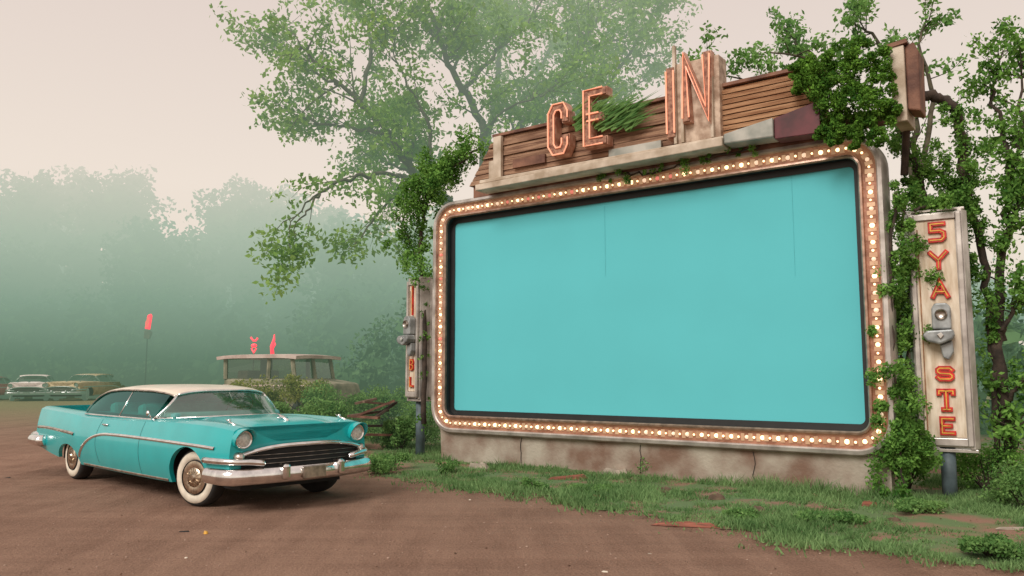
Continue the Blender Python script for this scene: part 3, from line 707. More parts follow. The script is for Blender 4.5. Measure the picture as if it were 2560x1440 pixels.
letter_sign('letter_sign','narrow letter sign with red marks standing left of the screen',PL,RZ3,.40,zl_(995),zl_(700),.34,
 [('I',zl_(752),.5,.05),('B',zl_(912),.17,.09),('L',zl_(955),.15,.09)],.05,.020)
fw3=Vector((math.sin(RZ3),-math.cos(RZ3),0))
speaker_unit('small grey box speaker fixed on the left letter sign',PL+fw3*.03+Vector((0,0,zl_(840))),RZ3,1.05)

# ---------------------------------------------------------------- ivy
def ivy(label,paths,n,r,size,lm='ivy',stem=.02,name='ivy',cat='ivy',pw=.6,tmin=0.0):
    p0=Vector(paths[0][0]); t=thing(name,label,cat,p0); mb=MB(); cl=[]
    for pa in paths:
        sp_=smooth_path([Vector(p)-p0 for p in pa],6,.015); k=len(sp_)
        mb.tube(sp_,[stem*(1.0-.5*j/k) for j in range(k)],8)
        ln=sum((sp_[j+1]-sp_[j]).length for j in range(k-1)); m=max(4,int(ln*15))
        for j in range(m):
            c=sp_[int((tmin+(1-tmin)*rng.random())*(k-1))]+Vector(rng.normal(size=3))*r*.6
            cl.append(clump(c,r*(.25+.5*rng.random()),max(6,int(n/m/len(paths))),(1,1,1.25),pw))
    mb.build('stem',M['vine'],t,True); raw('leaves',leafverts(np.concatenate(cl),size),4,M[lm],t); return t
lw_=lambda *a:[locw(*p) for p in a]
ivy('thick ivy spilling over the top left corner of the frame',[lw_((1200,375,-.2),(1130,400,-.2),(1070,450,-.2),(1030,500,-.1)),lw_((1130,410,-.2),(1060,470,-.1),(1010,540,0),(1030,620,0),(1055,690,.0)),lw_((1180,390,-.2),(1110,430,-.2),(1060,500,-.1),(1040,580,0))],13000,.30,.058)
ivy('dark climbing vine stem on the left side of the frame',[lw_((1060,1060,-.05),(1062,800,.05),(1050,600,.05),(1075,480,0))],900,.1,.05,stem=.05,name='climbing_vine',cat='vine')
p0=locw(2110,240,-.35); t=thing('moss_clump','dense dark green clump of creeper at the right end of the header','creeper',p0); cl=[]
for u,v,r in ((2010,185,.16),(2050,165,.18),(2095,140,.18),(2150,135,.16),(2200,150,.14),(2040,225,.17),(2095,205,.2),(2150,195,.2),(2205,210,.17),(2080,255,.18),(2130,250,.2),(2180,260,.2),(2215,280,.14),(2070,305,.12),(2110,305,.14),(2165,318,.14),(2130,350,.11),(2055,335,.08),(1995,212,.1),(2085,345,.09),(2190,345,.1),(1985,180,.08)):
    c=locw(u,v,-.5)-p0
    for k in range(15):
        d=rv()*r*.9; s=r*(.28+.25*rng.random()); cl.append(np.array(c+d)[None]+unit(100)*s*(.7+.35*rng.random((100,1))))
raw('leaves',leafverts(np.concatenate(cl),.038,.6),4,M['moss'],t)
mb=MB(); 
for u,v in ((2020,190),(2150,150),(2100,300),(2200,250),(2060,250)): mb.tube([(0,.2,0),(locw(u,v,-.3)-p0)*.6,locw(u,v,-.45)-p0],[.03,.02,.01],5)
mb.build('stem',M['vine'],t)
ivy('ivy curtain hanging beside the right end of the frame',[lw_((2240,480,-.05),(2228,600,-.1),(2225,720,-.12),(2232,860,-.12),(2235,1000,-.15),(2250,1120,-.2),(2262,1230,-.2)),lw_((2265,480,.25),(2250,720,.25),(2255,880,.2),(2262,1040,.15),(2275,1210,0)),lw_((2275,560,.35),(2270,800,.35),(2270,960,.35),(2275,1150,.25))],30000,.20,.047)
ivy('ivy growing over the top of the tall right letter sign',[[px(2285,525,9.8),px(2340,510,9.8),px(2400,510,9.9),px(2425,540,9.9)]],2600,.14,.046)
ivy('dark curved vine trunk arching right of the tower box',[[px(2312,240,9.9),px(2365,252,9.9),px(2398,310,9.9),px(2412,440,10),px(2440,560,10.2),px(2470,750,10.3),px(2485,950,10.3),px(2495,1230,10.2)]],7500,.20,.048,stem=.068,name='arching_vine',cat='vine',tmin=.25)
ivy('leaning vine behind the tall right letter sign',[[px(2255,320,10.1),px(2290,420,10.1),px(2320,520,10.2),px(2300,620,10.3)],[px(2290,420,10.1),px(2350,440,10.3),px(2400,500,10.3)]],6500,.22,.048,stem=.045,name='leaning_vine',cat='vine')
ivy('leafy strand hanging under the middle of the ledge',[lw_((1500,425,-.24),(1580,437,-.22),(1660,427,-.22),(1720,405,-.24))],1500,.10,.036,'ivy')
ivy('short leafy strand under the right part of the ledge',[lw_((1750,398,-.24),(1830,383,-.24),(1900,370,-.24))],600,.08,.034,'ivy')
p0=locw(1440,310,-.4); t=thing('fern_spray','spray of yellow-green blades growing out of the header behind letter E','plant',p0); V=[]
for k in range(260):
    a=locw(1430+150*rng.random(),330-60*rng.random(),-.35-.1*rng.random())-p0; d=Vector((DX*(.35+.5*rng.random())))+Vector((0,0,.05+.3*rng.random()))+NY*rng.normal()*.12
    d=d*rng.uniform(.35,.85); s=Vector((0,0,.016)); V+= [a-s,a+s,a+d]
raw('blades',np.array([tuple(v) for v in V]),3,M['bush'],t)

# ---------------------------------------------------------------- the car
def herm(tab):
    tab=sorted(tab); xs=[a for a,_ in tab]; ys=[b for _,b in tab]; n=len(xs)
    ms=[0]*n
    for i in range(n):
        if 0<i<n-1:
            d0=(ys[i]-ys[i-1])/(xs[i]-xs[i-1]); d1=(ys[i+1]-ys[i])/(xs[i+1]-xs[i]); ms[i]=0 if d0*d1<=0 else (2*d0*d1/(d0+d1))
        else:
            j=0 if i==0 else n-2; ms[i]=(ys[j+1]-ys[j])/(xs[j+1]-xs[j])
    def f(x):
        x=min(max(x,xs[0]),xs[-1]); i=max(0,min(n-2,int(np.searchsorted(xs,x))-1)); h=xs[i+1]-xs[i]; t=(x-xs[i])/h
        return (2*t**3-3*t*t+1)*ys[i]+(t**3-2*t*t+t)*h*ms[i]+(-2*t**3+3*t*t)*ys[i+1]+(t**3-t*t)*h*ms[i+1]
    return f
XF,XR=.92,-4.90; FA=.10; RA=-3.5
zs=herm([(-4.90,.985),(-4.2,.965),(-3.5,.945),(-3.0,.915),(-2.5,.915),(-1.0,.935),(-.3,.95),(.3,.945),(.7,.925),(.92,.905)])
ws=herm([(-4.90,.87),(-4.2,.89),(-3,.90),(-1,.90),(0,.89),(.6,.87),(.92,.845)])
wm=herm([(-4.90,.93),(-4.2,.97),(-3,.99),(-1,.99),(0,.985),(.55,.955),(.92,.90)])
zc=herm([(-4.90,.78),(-4.55,.88),(-3.6,.935),(-3,.95),(-.6,.965),(-.2,.99),(.3,.985),(.6,.95),(.8,.87),(.92,.75)])
sill=herm([(-4.90,.42),(-4.0,.30),(-3.4,.25),(-1,.24),(.3,.26),(.7,.38),(.92,.42)])
def zbot(x):
    z=sill(x)
    if abs(x-FA)<.43: z=max(z,.30+.38*math.sqrt(1-((x-FA)/.43)**2))
    if abs(x-RA)<.42: z=max(z,.24+.27*math.sqrt(1-((x-RA)/.42)**2))
    return z
def sidey(x,z):
    a,b,c=wm(x)-.09,wm(x),ws(x); zz=zs(x)
    if z<=.58: t=max(0,(z-.2)/.38); return a+(b-a)*(1-(1-t)**2)
    t=(z-.58)/(zz-.58); return b+(c-b)*t**2.0
def section(x):
    s=[]; zb=zbot(x); zt_=zs(x)
    s.append((sidey(x,zb)-.05,zb+.0)); 
    for k in range(11):
        z=zb+(zt_-.02-zb)*k/10; s.append((sidey(x,z),z))
    c=zc(x)
    w0=ws(x)
    for k in range(1,17):
        t=k/16; y=w0*(1-t)-.012*(1 if t<.05 else 0); e_=min(1,max(0,(t-.16)/.5)); e_=e_*e_*(3-2*e_)
        z=zt_+(c-zt_)*e_+.018*math.sin(PI*min(1,t/.26))-.016*math.sin(PI*min(1,max(0,(t-.2)/.3)))
        s.append((y,z))
    return s
def make_car():
    t=thing('vintage_car','turquoise vintage two-door car with cream roof and whitewall tyres parked on the dirt','car')
    xs=sorted(set([round(x,4) for x in list(np.linspace(XR,XF,120))+[FA+s*.43*math.cos(a) for a in np.linspace(0,PI/2,12) for s in (-1,1)]+[RA+s*.42*math.cos(a) for a in np.linspace(0,PI/2,12) for s in (-1,1)]]))
    b=MB()
    for sg in (-1,1):
        b.grid([[(x,sg*y,z) for (y,z) in section(x)] for x in xs])
    for x in (XF,XR):
        s=section(x); rows=[[(x,y,z),(x,-y,z)] for (y,z) in s[:-1]]; b.grid(rows)
    o=b.build('body',M['teal'],t,True,auto=38)
    bm=bmesh.new(); bm.from_mesh(o.data); bmesh.ops.remove_doubles(bm,verts=bm.verts,dist=.0004); bmesh.ops.recalc_face_normals(bm,faces=bm.faces); bm.to_mesh(o.data); bm.free(); o.data.set_sharp_from_angle(angle=R(38))
    MB().box(-4.5,.75,-.66,.66,.22,.6).build('chassis',M['dark'],t)
    for sg in (-1,1):
        y=sg*.755; z=.795
        h_=MB(); h_.lathe([(1e-4,.35),(.08,.45),(.10,.65),(.108,.85),(.11,.950),(.098,.957),(.09,.93)],28,(0,y,z),'x')
        rows=[]      # visor lip over the lamp
        for an in np.linspace(-125,125,21):
            f=math.cos(R(an)*.72); rr=.116; ex=.115*max(0,f)
            rows.append([(.50,y+math.sin(R(an))*.09,z+math.cos(R(an))*.09),(.78,y+math.sin(R(an))*rr,z+math.cos(R(an))*rr),(.945+ex,y+math.sin(R(an))*(rr+.004),z+math.cos(R(an))*(rr+.004)),(.94+ex,y+math.sin(R(an))*(rr-.008),z+math.cos(R(an))*(rr-.008)),(.92,y+math.sin(R(an))*(rr-.014),z+math.cos(R(an))*(rr-.014))])
        h_.grid(rows); h_.build('headlight_pod',M['teal'],t,True,auto=50)
        r=MB(); r.lathe([(.099,.940),(.101,.964),(.088,.972),(.078,.958)],28,(0,y,z),'x'); ro=r.build('headlight',M['chrome'],t,True)
        l=MB(); l.lathe([(.08,.955),(.063,.969),(.035,.979),(1e-4,.983)],24,(0,y,z),'x'); l.build('lens',M['lens'],ro,True)
        p=MB(); p.lathe([(1e-4,1.02),(.035,1.01),(.055,.97),(.058,.85)],18,(0,sg*.80,.605),'x'); p.build('indicator_lamp',M['dullchrome'],t,True)
    bow=lambda y,x0=1.0,k=.07:x0-k*(y/.8)**2
    def bar(name,m,z,hw,hh,dp,x0,k=.07,zdrop=0.0,par=None,wrap=0.0):
        q_=MB(); rows=[]
        ysn=np.linspace(-hw,hw,33); pts=[(bow(y,x0,k),y,z-zdrop*abs(y/hw)**3) for y in ysn]
        if wrap:
            pts=[(pts[0][0]-wrap,-hw-.07,pts[0][2]),(pts[0][0]-wrap*.3,-hw-.06,pts[0][2])]+pts+[(pts[-1][0]-wrap*.3,hw+.06,pts[-1][2]),(pts[-1][0]-wrap,hw+.07,pts[-1][2])]
        prof=[(dp*math.cos(a),hh*math.sin(a)) for a in np.linspace(0,2*PI,13)[:-1]]
        for i,p in enumerate(pts):
            tg=Vector(pts[min(i+1,len(pts)-1)])-Vector(pts[max(0,i-1)]); nn=Vector((tg.y,-tg.x,0)).normalized()
            rows.append([(p[0]+nn.x*a,p[1]+nn.y*a,p[2]+c) for a,c in prof])
        q_.grid(rows,True); return q_.build(name,m,par or t,True)
    gr=MB(); rows=[]; GW=.76
    for k_ in range(5):
        z=.45+.23*k_/4; rows.append([(bow(y,1.0),y,z-.05*abs(y/GW)**3*(k_/4)) for y in np.linspace(-GW,GW,25)])
    gr.grid(rows); gr.grid([[(bow(y,1.0),y,.68-.05*abs(y/GW)**3) for y in np.linspace(-GW,GW,25)],[(.86,y,.71) for y in np.linspace(-GW,GW,25)]])
    for sg in (-1,1): gr.add([(bow(GW,1.0),sg*GW,.45),(.86,sg*GW,.45),(.86,sg*GW,.63),(bow(GW,1.0),sg*GW,.63)],[(0,1,2,3)])
    go=gr.build('grille',M['dark'],t)
    for z in (.52,.57,.615): bar('grille_bar',M['dullchrome'],z,.72,.004,.008,1.01,par=go)
    bar('grille_surround',M['chrome'],.71,.82,.028,.045,1.02,.07,.10)
    bar('bumper',M['chrome'],.40,.88,.09,.065,1.12,.12,0,wrap=.42)
    for sg in (-1,1):
        u=MB(); pts=[(.54,sg*.985,.565),(.82,sg*.95,.565),(.97,sg*.86,.56),(1.04,sg*.72,.555),(1.07,sg*.55,.53)]; u.tube(smooth_path(pts,4),[.035]*16+[.02],10); u.build('bumper_wing',M['chrome'],t,True)
        g_=MB(); g_.box(1.06,1.21,sg*.36-.045,sg*.36+.045,.35,.52); g_.build('bumper_guard',M['chrome'],t,bevel=.03)
    MB().box(1.18,1.21,-.16,.14,.34,.48).build('number_plate',M['dullchrome'],t,bevel=.01)
    rb=MB(); pts=[(-4.4,-1.0,.5),(-4.85,-.98,.5),(-5.0,-.8,.5),(-5.06,0,.5),(-5.0,.8,.5),(-4.85,.98,.5),(-4.4,1.0,.5)]; rb.tube(smooth_path(pts,5),.085,12); rb.build('bumper',M['chrome'],t,True)
    for sg in (-1,1):
        q_=MB(); q_.sphere((-4.91,sg*.82,.87),.08,14,8,(.6,.7,1)); q_.build('tail_lamp',M['redlens'],t,True)
        e_=MB(); e_.lathe([(1e-4,-5.13),(.06,-5.11),(.10,-5.04),(.105,-4.89),(.09,-4.79),(1e-4,-4.74)],18,(0,sg*.88,.52),'x'); e_.build('bumper_pod',M['chrome'],t,True)
    def strip(name,pts,w,m,off=.012,sg=-1):
        pa=smooth_path([Vector((p[0],0,p[1])) for p in pts],10); rows=[]
        for i,p in enumerate(pa):
            tg=(pa[min(i+1,len(pa)-1)]-pa[max(0,i-1)]).normalized(); n_=Vector((-tg.z,0,tg.x)); row=[]
            for a_,o_ in ((-w,-.004),(-w*.6,off),(w*.6,off),(w,-.004)):
                q2=p+n_*a_; row.append((q2.x,sg*(sidey(q2.x,q2.z)+o_),q2.z))
            rows.append(row)
        q3=MB(); q3.grid(rows); return q3.build(name,m,t,True)
    for sg in (-1,1):
        strip('side_trim',[(.66,.69),(.2,.705),(-.8,.715),(-1.8,.715),(-2.3,.70),(-2.65,.63),(-2.9,.50),(-3.05,.36)],.02,M['chrome'],.016,sg)
        strip('fin_trim',[(-4.84,.69),(-4.3,.70),(-3.4,.67),(-3.25,.655)],.022,M['dullchrome'],.014,sg)
        strip('door_seam',[(-1.12,.91),(-1.12,.6),(-1.10,.28)],.003,M['dark'],.002,sg)
        strip('door_seam',[(-2.42,.89),(-2.46,.6),(-2.38,.32)],.003,M['dark'],.002,sg)
        strip('sill_trim',[(-.4,.262),(-1.6,.26),(-2.95,.265)],.018,M['dullchrome'],.006,sg)
        y=sg*(sidey(-2.25,.83)+.02); dh=MB(); dh.tube([(-2.32,y-sg*.02,.83),(-2.31,y,.83),(-2.17,y,.83),(-2.16,y-sg*.02,.83)],.011,8); dh.build('door_handle',M['chrome'],t,True)
    ho=MB(); ho.tube([(.62,0,.945),(.50,0,.985),(.38,0,1.025)],[.02,.022,.006],8); ho.tube([(.5,-.07,.98),(.5,0,.995),(.5,.07,.98)],[.006,.015,.006],8); ho.build('hood_ornament',M['chrome'],t,True)
    for sg in (-1,1):
        fo=MB(); fo.tube([(.75,sg*.74,.935),(.6,sg*.74,.965),(.52,sg*.74,.995)],[.012,.014,.003],8); fo.sphere((.6,sg*.74,.98),.022); fo.build('fender_ornament',M['chrome'],t,True)
    em_=MB(); em_.tube([(.835,-.12,.845),(.86,-.02,.83),(.84,.04,.85),(.835,.12,.85)],.007,6); em_.build('hood_emblem',M['chrome'],t,True)
    mi=MB(); mi.tube([(-.95,-.9,.93),(-.94,-.95,1.0)],.008,6); mi.sphere((-.94,-.97,1.02),.05,12,8,(.7,.4,.7)); mi.build('wing_mirror',M['chrome'],t,True)
    dk_=MB(); dk_.grid([[(x,y*.80,.972) for y in np.linspace(-1,1,5)] for x in np.linspace(-3.05,-.85,6)]); dk_.build('cabin_floor',M['seat'],t)
    for x,nm in ((-1.85,'front_seat'),(-2.75,'rear_seat')):
        MB().box(x-.09,x+.09,-.68,.68,.90,1.10,Matrix.Rotation(-.18,3,'Y')).build(nm,M['seatlt'],t,bevel=.05)
    MB().box(-1.05,-.72,-.74,.74,.93,1.02).build('dashboard',M['seat'],t,bevel=.04)
    sw=MB(); c=Vector((-1.17,.38,1.06)); ax=Vector((-.75,0,.62)).normalized(); e1=Vector((0,1,0)); e2=ax.cross(e1)
    ring=[c+(e1*math.cos(a)+e2*math.sin(a))*.18 for a in np.linspace(0,2*PI,25)]; sw.tube(ring,.010,6); sw.tube([c+e1*.18,c-ax*.02,c-e1*.18],.010,6); sw.tube([c,c-ax*.3],.02,6); sw.build('steering_wheel',M['dark'],t,True)
    # roof
    zr_=herm([(-.86,1.285),(-1.15,1.33),(-1.6,1.352),(-2.2,1.355),(-2.7,1.33),(-3.0,1.26),(-3.25,1.12),(-3.45,.95)])
    wr=herm([(-.86,.60),(-1.3,.665),(-2.3,.685),(-2.8,.71),(-3.45,.78)])
    fx=lambda x,s:x-.10*(abs(s)**2.2)*max(0,1-(-.86-x)/.4)
    rows=[]; rx=list(np.linspace(-.86,-3.45,38))
    for x in rx:
        w_=wr(x); top=zr_(x)
        row=[(fx(x,1),-w_-.004,top-.072)]
        for s in np.linspace(-1,1,21): row.append((fx(x,s),w_*s,top-.052*abs(s)**4))
        row.append((fx(x,1),w_+.004,top-.072)); rows.append(row)
    ro=MB(); ro.grid(rows); o=ro.build('roof',M['cream'],t,True)
    sd_=o.modifiers.new('solid','SOLIDIFY'); sd_.thickness=.02; sd_.offset=-1
    rw=MB(); rw.grid([[(x,wr(x)*s*.78,zr_(x)-.052*abs(s*.78)**4+.008) for s in np.linspace(-1,1,9)] for x in np.linspace(-2.9,-3.33,7)]); rw.build('rear_window',M['tint'],t,True)
    for sg in (-1,1): MB().tube([(fx(x,1),sg*(wr(x)+.010),zr_(x)-.072) for x in rx],.012,6).build('drip_rail',M['dullchrome'],t,True)
    bs=lambda s:Vector((-.34-.66*abs(s)**2.6,.86*s,.98-.035*abs(s)**2))
    tp_=lambda s:Vector((-.855-.10*abs(s)**2.2,.605*s,1.275-.052*abs(s)**4))
    ss=np.linspace(-1,1,31); rows=[]
    for k_ in range(9):
        f=k_/8; rows.append([bs(s).lerp(tp_(s),f)+Vector((.035*math.sin(PI*f),0,.0)) for s in ss])
    MB().grid(rows).build('windscreen',M['glass'],t,True)
    wf=MB(); wf.tube([bs(s)+Vector((0,0,.004)) for s in ss],.012,6); wf.tube([tp_(s)+Vector((.006,0,.012)) for s in ss],.014,6)
    for sg in (-1,1): wf.tube([bs(sg).lerp(tp_(sg),k_/8)+Vector((.035*math.sin(PI*k_/8),0,0)) for k_ in range(9)],.018,8)
    wf.build('windscreen_frame',M['chrome'],t,True)
    for sg in (-1,1):
        bl=lambda x:Vector((x,sg*.855,.935)); tl=lambda x:Vector((x,sg*(wr(x)-.005),zr_(x)-.072))
        for xa,xb in ((-1.06,-2.05),(-2.08,-3.18)):
            rows=[[bl(x).lerp(tl(x),f) for f in (0,.25,.5,.75,1)] for x in np.linspace(xa,xb,10)]; MB().grid(rows).build('side_window',M['tint'],t,True)
        MB().tube([bl(-2.065),tl(-2.065)],.009,8).build('window_pillar',M['chrome'],t,True)
        MB().tube([bl(x) for x in np.linspace(-1.0,-3.2,12)],.014,6).build('belt_rail',M['chrome'],t,True)
    for x in (FA,RA):
        for sg in (-1,1):
            a=MB(); a.lathe([(.19,-.02),(.20,.015),(.29,.0),(.318,.02),(.33,.06),(.33,.15),(.31,.19),(.2,.2)],40); wo=a.build('wheel',M['tyre'],t,True)
            w_=MB(); w_.lathe([(.195,.012),(.205,-.004),(.245,-.016),(.287,-.004),(.292,.006)],40); w_.build('whitewall',M['white'],wo,True)
            hb=MB(); hb.lathe([(1e-4,-.05),(.03,-.05),(.045,-.03),(.09,-.028),(.11,-.012),(.15,-.02),(.185,-.012),(.2,.02)],32)
            for k_ in range(16):
                an=2*PI*k_/16; d=Vector((math.cos(an),0,math.sin(an))); hb.tube([d*.06+Vector((0,-.034,0)),d*.105+Vector((0,-.026,0))],.006,4)
            hb.build('hubcap',M['gold'],wo,True,auto=50)
            wo.location=(x,sg*(.86 if x==FA else .88),.33); wo.rotation_euler=(0,0,(0 if sg<0 else PI)+(R(15) if x==FA else 0))
    return t
car=make_car(); TH=R(-42)
hdv=Vector((math.cos(TH),math.sin(TH),0)); lf=Vector((-math.sin(TH),math.cos(TH),0))
cp=gnd(482,1268); car.location=cp+lf*.87-hdv*FA; car.rotation_euler=(0,0,TH)
def dup(o,parent=None,swap={}):
    c=o.copy(); COL.objects.link(c); c.parent=parent
    nm=o.name.split('.')[0]
    if nm in swap and c.data:
        c.data=o.data.copy(); c.data.materials.clear(); c.data.materials.append(swap[nm])
    for ch in list(o.children): dup(ch,c,swap)
    return c
for lb,u,v,rz,mt,sc in (('pale pinkish old car far back on the left of the clearing',86,999,-66,'farA',1.08),('olive-cream old car far back below the red pole sign',234,998,-92,'farB',1.12),('reddish car at the far left edge of the clearing',-30,999,-75,'farC',1)):
    c=dup(car,None,{'body':M[mt],'headlight_pod':M[mt],'roof':M[mt],'chassis':M['fdark'],'grille':M['fdark'],'windscreen':M['vglass'],'side_window':M['vglass']}); c.name='far_car'
    TT=R(rz); hv=Vector((math.cos(TT),math.sin(TT),0)); c.location=gnd(u,v)+hv*2.0*sc; c.rotation_euler=(0,0,TT); c.scale=(sc,sc,sc); tag(c,lb,'car','old cars at the back of the clearing')

# ---------------------------------------------------------------- wrecked van, wreckage, neon signs
pv=px(706,960,20.5); zg=vz(pv.x,pv.y)-.05; pv.z=zg
van=thing('wrecked_van','rusty abandoned van with a flat roof sunk into the overgrown mound','van',pv,R(-24))
def zv(v): return px(706,v,20.5).z-zg
b=MB(); zb_=zv(946); b.prism([(-1.2,0),(1.05,0),(1.85,.05),(1.9,.5),(1.8,zb_-.12),(1.0,zb_),(-1.22,zb_)],-.78,.78); b.build('body',M['vanbody'],van,bevel=.06)
MB().box(-1.2,1.66,-.80,-.785,zb_-.19,zb_-.15).build('body_trim',M['vanroof'],van)
rf=MB(); rows=[]
for x in np.linspace(-1.36,1.14,11): rows.append([(x,.90*s,zv(886)-.03*abs(s)**3-.03*abs((x+.1)/1.2)**5) for s in np.linspace(-1,1,11)])
rf.grid(rows); o=rf.build('roof',M['vanroof'],van); m_=o.modifiers.new('s','SOLIDIFY'); m_.thickness=.08
zt_=zv(894)-.03
for x,xt,y in ((1.0,.9,-.76),(1.0,.9,.76),(.2,.2,-.76),(-1.16,-1.2,-.76),(-1.16,-1.2,.76),(.2,.2,.76),(1.02,.92,0)): MB().tube([(x,y,zb_-.02),(xt,y*.97,zt_)],.055,6).build('pillar',M['vanbody'],van)
for xa,xb in ((.95,.25),(.14,-1.10)):
    for y in (-.755,.755): MB().add([(xa,y,zb_),(xb,y,zb_),(xb,y*.975,zt_),(xa,y*.975,zt_)],[(0,1,2,3)]).build('side_window',M['vglass'],van)
for ya,yb_ in ((-.72,-.04),(.04,.72)): MB().add([(1.0,ya,zb_),(1.0,yb_,zb_),(.91,yb_,zt_),(.91,ya,zt_)],[(0,1,2,3)]).build('windscreen',M['vglass'],van)
MB().box(-.10,.18,-.72,-.60,.1,zt_-.03).build('dark_infill',M['dark'],van)  # dark upright slab just inside the side glass
MB().box(-.95,-.6,-.6,.6,.1,zb_+.2).build('bench_seat',M['scrap'],van,bevel=.05)
MB().add([(-1.16,-.74,zb_),(-1.16,.74,zb_),(-1.2,.72,zt_),(-1.2,-.72,zt_)],[(0,1,2,3)]).build('rear_window',M['vglass'],van)
for x in (1.25,-.8):
    a=MB(); a.lathe([(.15,-.02),(.28,0),(.3,.04),(.3,.16),(.2,.18)],20); o=a.build('wheel',M['tyre'],van,True); o.location=(x,-.82,.18)
pw=px(928,1040,15.0); pw.z=px(928,1052,15.0).z
wr_=thing('wooden_wreckage','heap of dark broken boards lying left of the screen','debris',pw,R(15))
for k,(x,y,z,l_,rz_,ry,m__) in enumerate(((-.05,0,.14,.75,.1,-.12,'scrap'),(.08,-.1,.24,.72,-.2,-.38,'brown'),(.1,.1,.32,.6,.5,.1,'scrap'),(-.15,-.15,.08,.6,-.5,.05,'brown'),(.25,-.1,.20,.5,.2,-.6,'vine'),(-.1,.05,.36,.4,.2,-.2,'scrap'),(0,.1,-.1,.8,.1,.0,'vine'),(0,-.05,-.25,.8,.3,.05,'brown'))):
    MB().box(x-l_/2,x+l_/2,y-.06,y+.06,z-.02,z+.02,Matrix.Rotation(rz_,3,'Z')@Matrix.Rotation(ry,3,'Y')).build('board',M[m__],wr_)
pn_=px(363,955,36); pn_.z=0
ns=thing('neon_pole_sign','glowing red neon sign on a thin tall pole far back left','sign',pn_); zz=lambda v,Y=36:px(363,v,Y).z
MB().tube([(0,0,0),(0,0,zz(820))],.03,8).build('pole',M['dark'],ns,True)
MB().prism([(-.12,zz(822)),(.1,zz(824)),(.17,zz(790)),(.12,zz(784)),(-.02,zz(788)),(-.1,zz(806))],-.06,.06).build('neon_panel',M['nred'],ns,bevel=.03)
for k_ in range(3): MB().tube([(-.07+.05*k_,-.075,zz(818)),(-.03+.05*k_,-.075,zz(794))],.012,5).build('neon_tube',M['neon'],ns)
MB().prism([(-.14,zz(846)),(.1,zz(848)),(.2,zz(832)),(.12,zz(826)),(-.12,zz(825))],-.08,.08).build('sign_box',M['scrap'],ns,bevel=.02)
for u,v0,v1,lb,shape in ((632,843,885,'small red neon figure standing left behind the van roof',0),(679,836,885,'slim red neon flame standing right behind the van roof',1)):
    p=px(u,950,23.5); p.z=0; n_=thing('neon_ornament',lb,'neon sign',p); za,zb2=px(u,v1,23.5).z,px(u,v0,23.5).z; hh=zb2-za
    MB().tube([(0,0,0),(0,0,za+.05)],.02,6).build('pole',M['dark'],n_,True)
    m1=MB()
    if shape==0:
        m1.tube([(-.1,0,zb2),(-.03,0,zb2-.1),(.05,0,zb2-.1),(.1,0,zb2-.02)],.03,6); m1.sphere((0,0,za+hh*.5),.075,10,8,(1.2,.6,.8)); m1.tube([(-.07,0,za+hh*.35),(.0,0,za+hh*.05),(.07,0,za+hh*.35)],.03,6)
    else:
        m1.tube([(0,0,za),(-.03,0,za+hh*.4),(.03,0,za+hh*.7),(.04,0,zb2)],[.06,.05,.04,.015],8); m1.tube([(.0,0,za+hh*.3),(.07,0,za+hh*.5),(.06,0,za+hh*.6)],[.04,.03,.01],6)
    m1.build('neon_tube',M['nred'],n_,True)

# ---------------------------------------------------------------- litter
def isin(p): return inside(np.array([p.x]),np.array([p.y]))[0]
def chunk(name,label,cat,u,v,pts,hh,mt,rz=0,group=None):
    p=gnd(u,v); p.z=vz(p.x,p.y)-.005 if isin(p) else 0
    m1=MB(); n=len(pts); m1.add([(a,b,0) for a,b in pts]+[(a*.8,b*.8,hh*(.5+.5*((i*7)%3)/2)) for i,(a,b) in enumerate(pts)],[tuple(range(n)),tuple(range(n,2*n))]+[(i,(i+1)%n,(i+1)%n+n,i+n) for i in range(n)])
    o=m1.build(name,M[mt],None,bevel=.004); o.location=p; o.rotation_euler=(rng.normal()*.06,rng.normal()*.06,rz); tag(o,label,cat,group)
def blob(r,k=9,e=.6): return [(r*math.cos(2*PI*i/k)*(1+.18*rng.normal()),e*r*math.sin(2*PI*i/k)*(1+.18*rng.normal())) for i in range(k)]
chunk('stone','pale flat slab lying in the grass before the middle of the wall','stone',1540,1192,blob(.20),.12,'stone')
chunk('stone','flat grey stone in the grass near the left end of the wall','stone',1200,1178,blob(.14),.11,'stone')
chunk('plank','splintered reddish plank lying on the verge edge','wood',1712,1316,[(-.34,-.04),(-.1,-.06),(.3,-.05),(.38,.0),(.15,.02),(.05,.05),(-.3,.03)],.05,'redwood',R(-12))
chunk('plank','short dark red board lying in the grass right of the wall crack','wood',1420,1203,[(-.3,-.02),(.3,-.03),(.28,.02),(-.26,.03)],.08,'redwood',R(5))
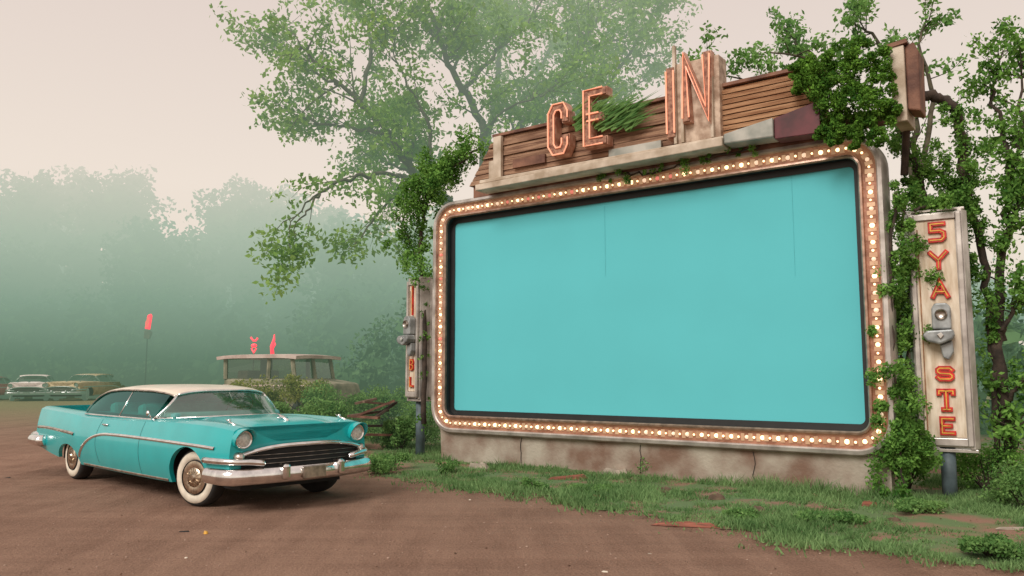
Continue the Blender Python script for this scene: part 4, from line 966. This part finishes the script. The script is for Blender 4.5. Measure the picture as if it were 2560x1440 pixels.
chunk('plank','weathered grey stick lying near the right corner of the verge','wood',2535,1335,[(-.16,-.015),(.2,-.02),(.2,.02),(-.16,.015)],.04,'stone',R(-8))
chunk('plank','brown splinter standing by the right end of the wall','wood',2150,1240,[(-.12,-.03),(.12,-.03),(.05,.03)],.07,'scrap')
for i in range(9):
    u=rng.uniform(1350,2300); v=1195+(u-1150)*.06+rng.uniform(0,50); chunk('rubble','small broken brown fragment lying in the patchy grass before the wall','rubble',u,v,blob(.04+.06*rng.random(),8,.4),.045+.03*rng.random(),('redwood','scrap','scrap')[i%3],rng.normal()*.5,'rubble scattered before the wall')
chunk('scrap','white paper scrap on the dirt at the bottom centre','litter',1514,1430,blob(.03,6),.008,'white')
chunk('scrap','small white chip on the dirt near the verge edge','litter',1175,1250,blob(.022,6),.01,'white')
chunk('scrap','white chip at the left of the dirt near the bottom','litter',465,1395,blob(.02,6),.008,'white')
chunk('scrap','pale flake on the dirt right of centre','litter',1625,1385,blob(.02,6),.008,'stone')
chunk('fruit','small yellow-green fallen fruit on the dirt before the car','fruit',515,1335,blob(.025,9,.8),.03,'yellow')
chunk('twig','short dark twig on the dirt before the car','twig',460,1330,[(-.05,-.008),(.05,-.01),(.05,.008),(-.05,.01)],.015,'dark',.2)
chunk('twig','dark twig at the far left of the dirt','twig',18,1195,[(-.06,-.008),(.06,-.01),(.06,.008)],.015,'dark',-.2)
V=[]
for k_ in range(700):
    u=rng.uniform(0,2560); v=1200+240*rng.random(); p=gnd(u,v); 
    if isin(p): z=vz(p.x,p.y)+.02
    else:
        z=.008
        if rng.random()<.7: continue
    V.append((p.x,p.y,z))
tag(raw('fallen_leaves',leafverts(np.array(V),.024,.5,.9),4,M['litter']),'scattered bits of dead leaves and bark on the dirt and grass','leaf litter',kind='stuff')
gv=MB()
for k_ in range(450):
    p=gnd(rng.uniform(-60,2500),1060+380*rng.random()**.8)
    if isin(p): continue
    gv.sphere((p.x,p.y,.002),.005+.010*rng.random()**2.5,6,4,(1,.8,.6))
tag(gv.build('gravel',M['pebble'],None,True),'tiny pebbles strewn over the brown dirt lot','gravel',kind='stuff')
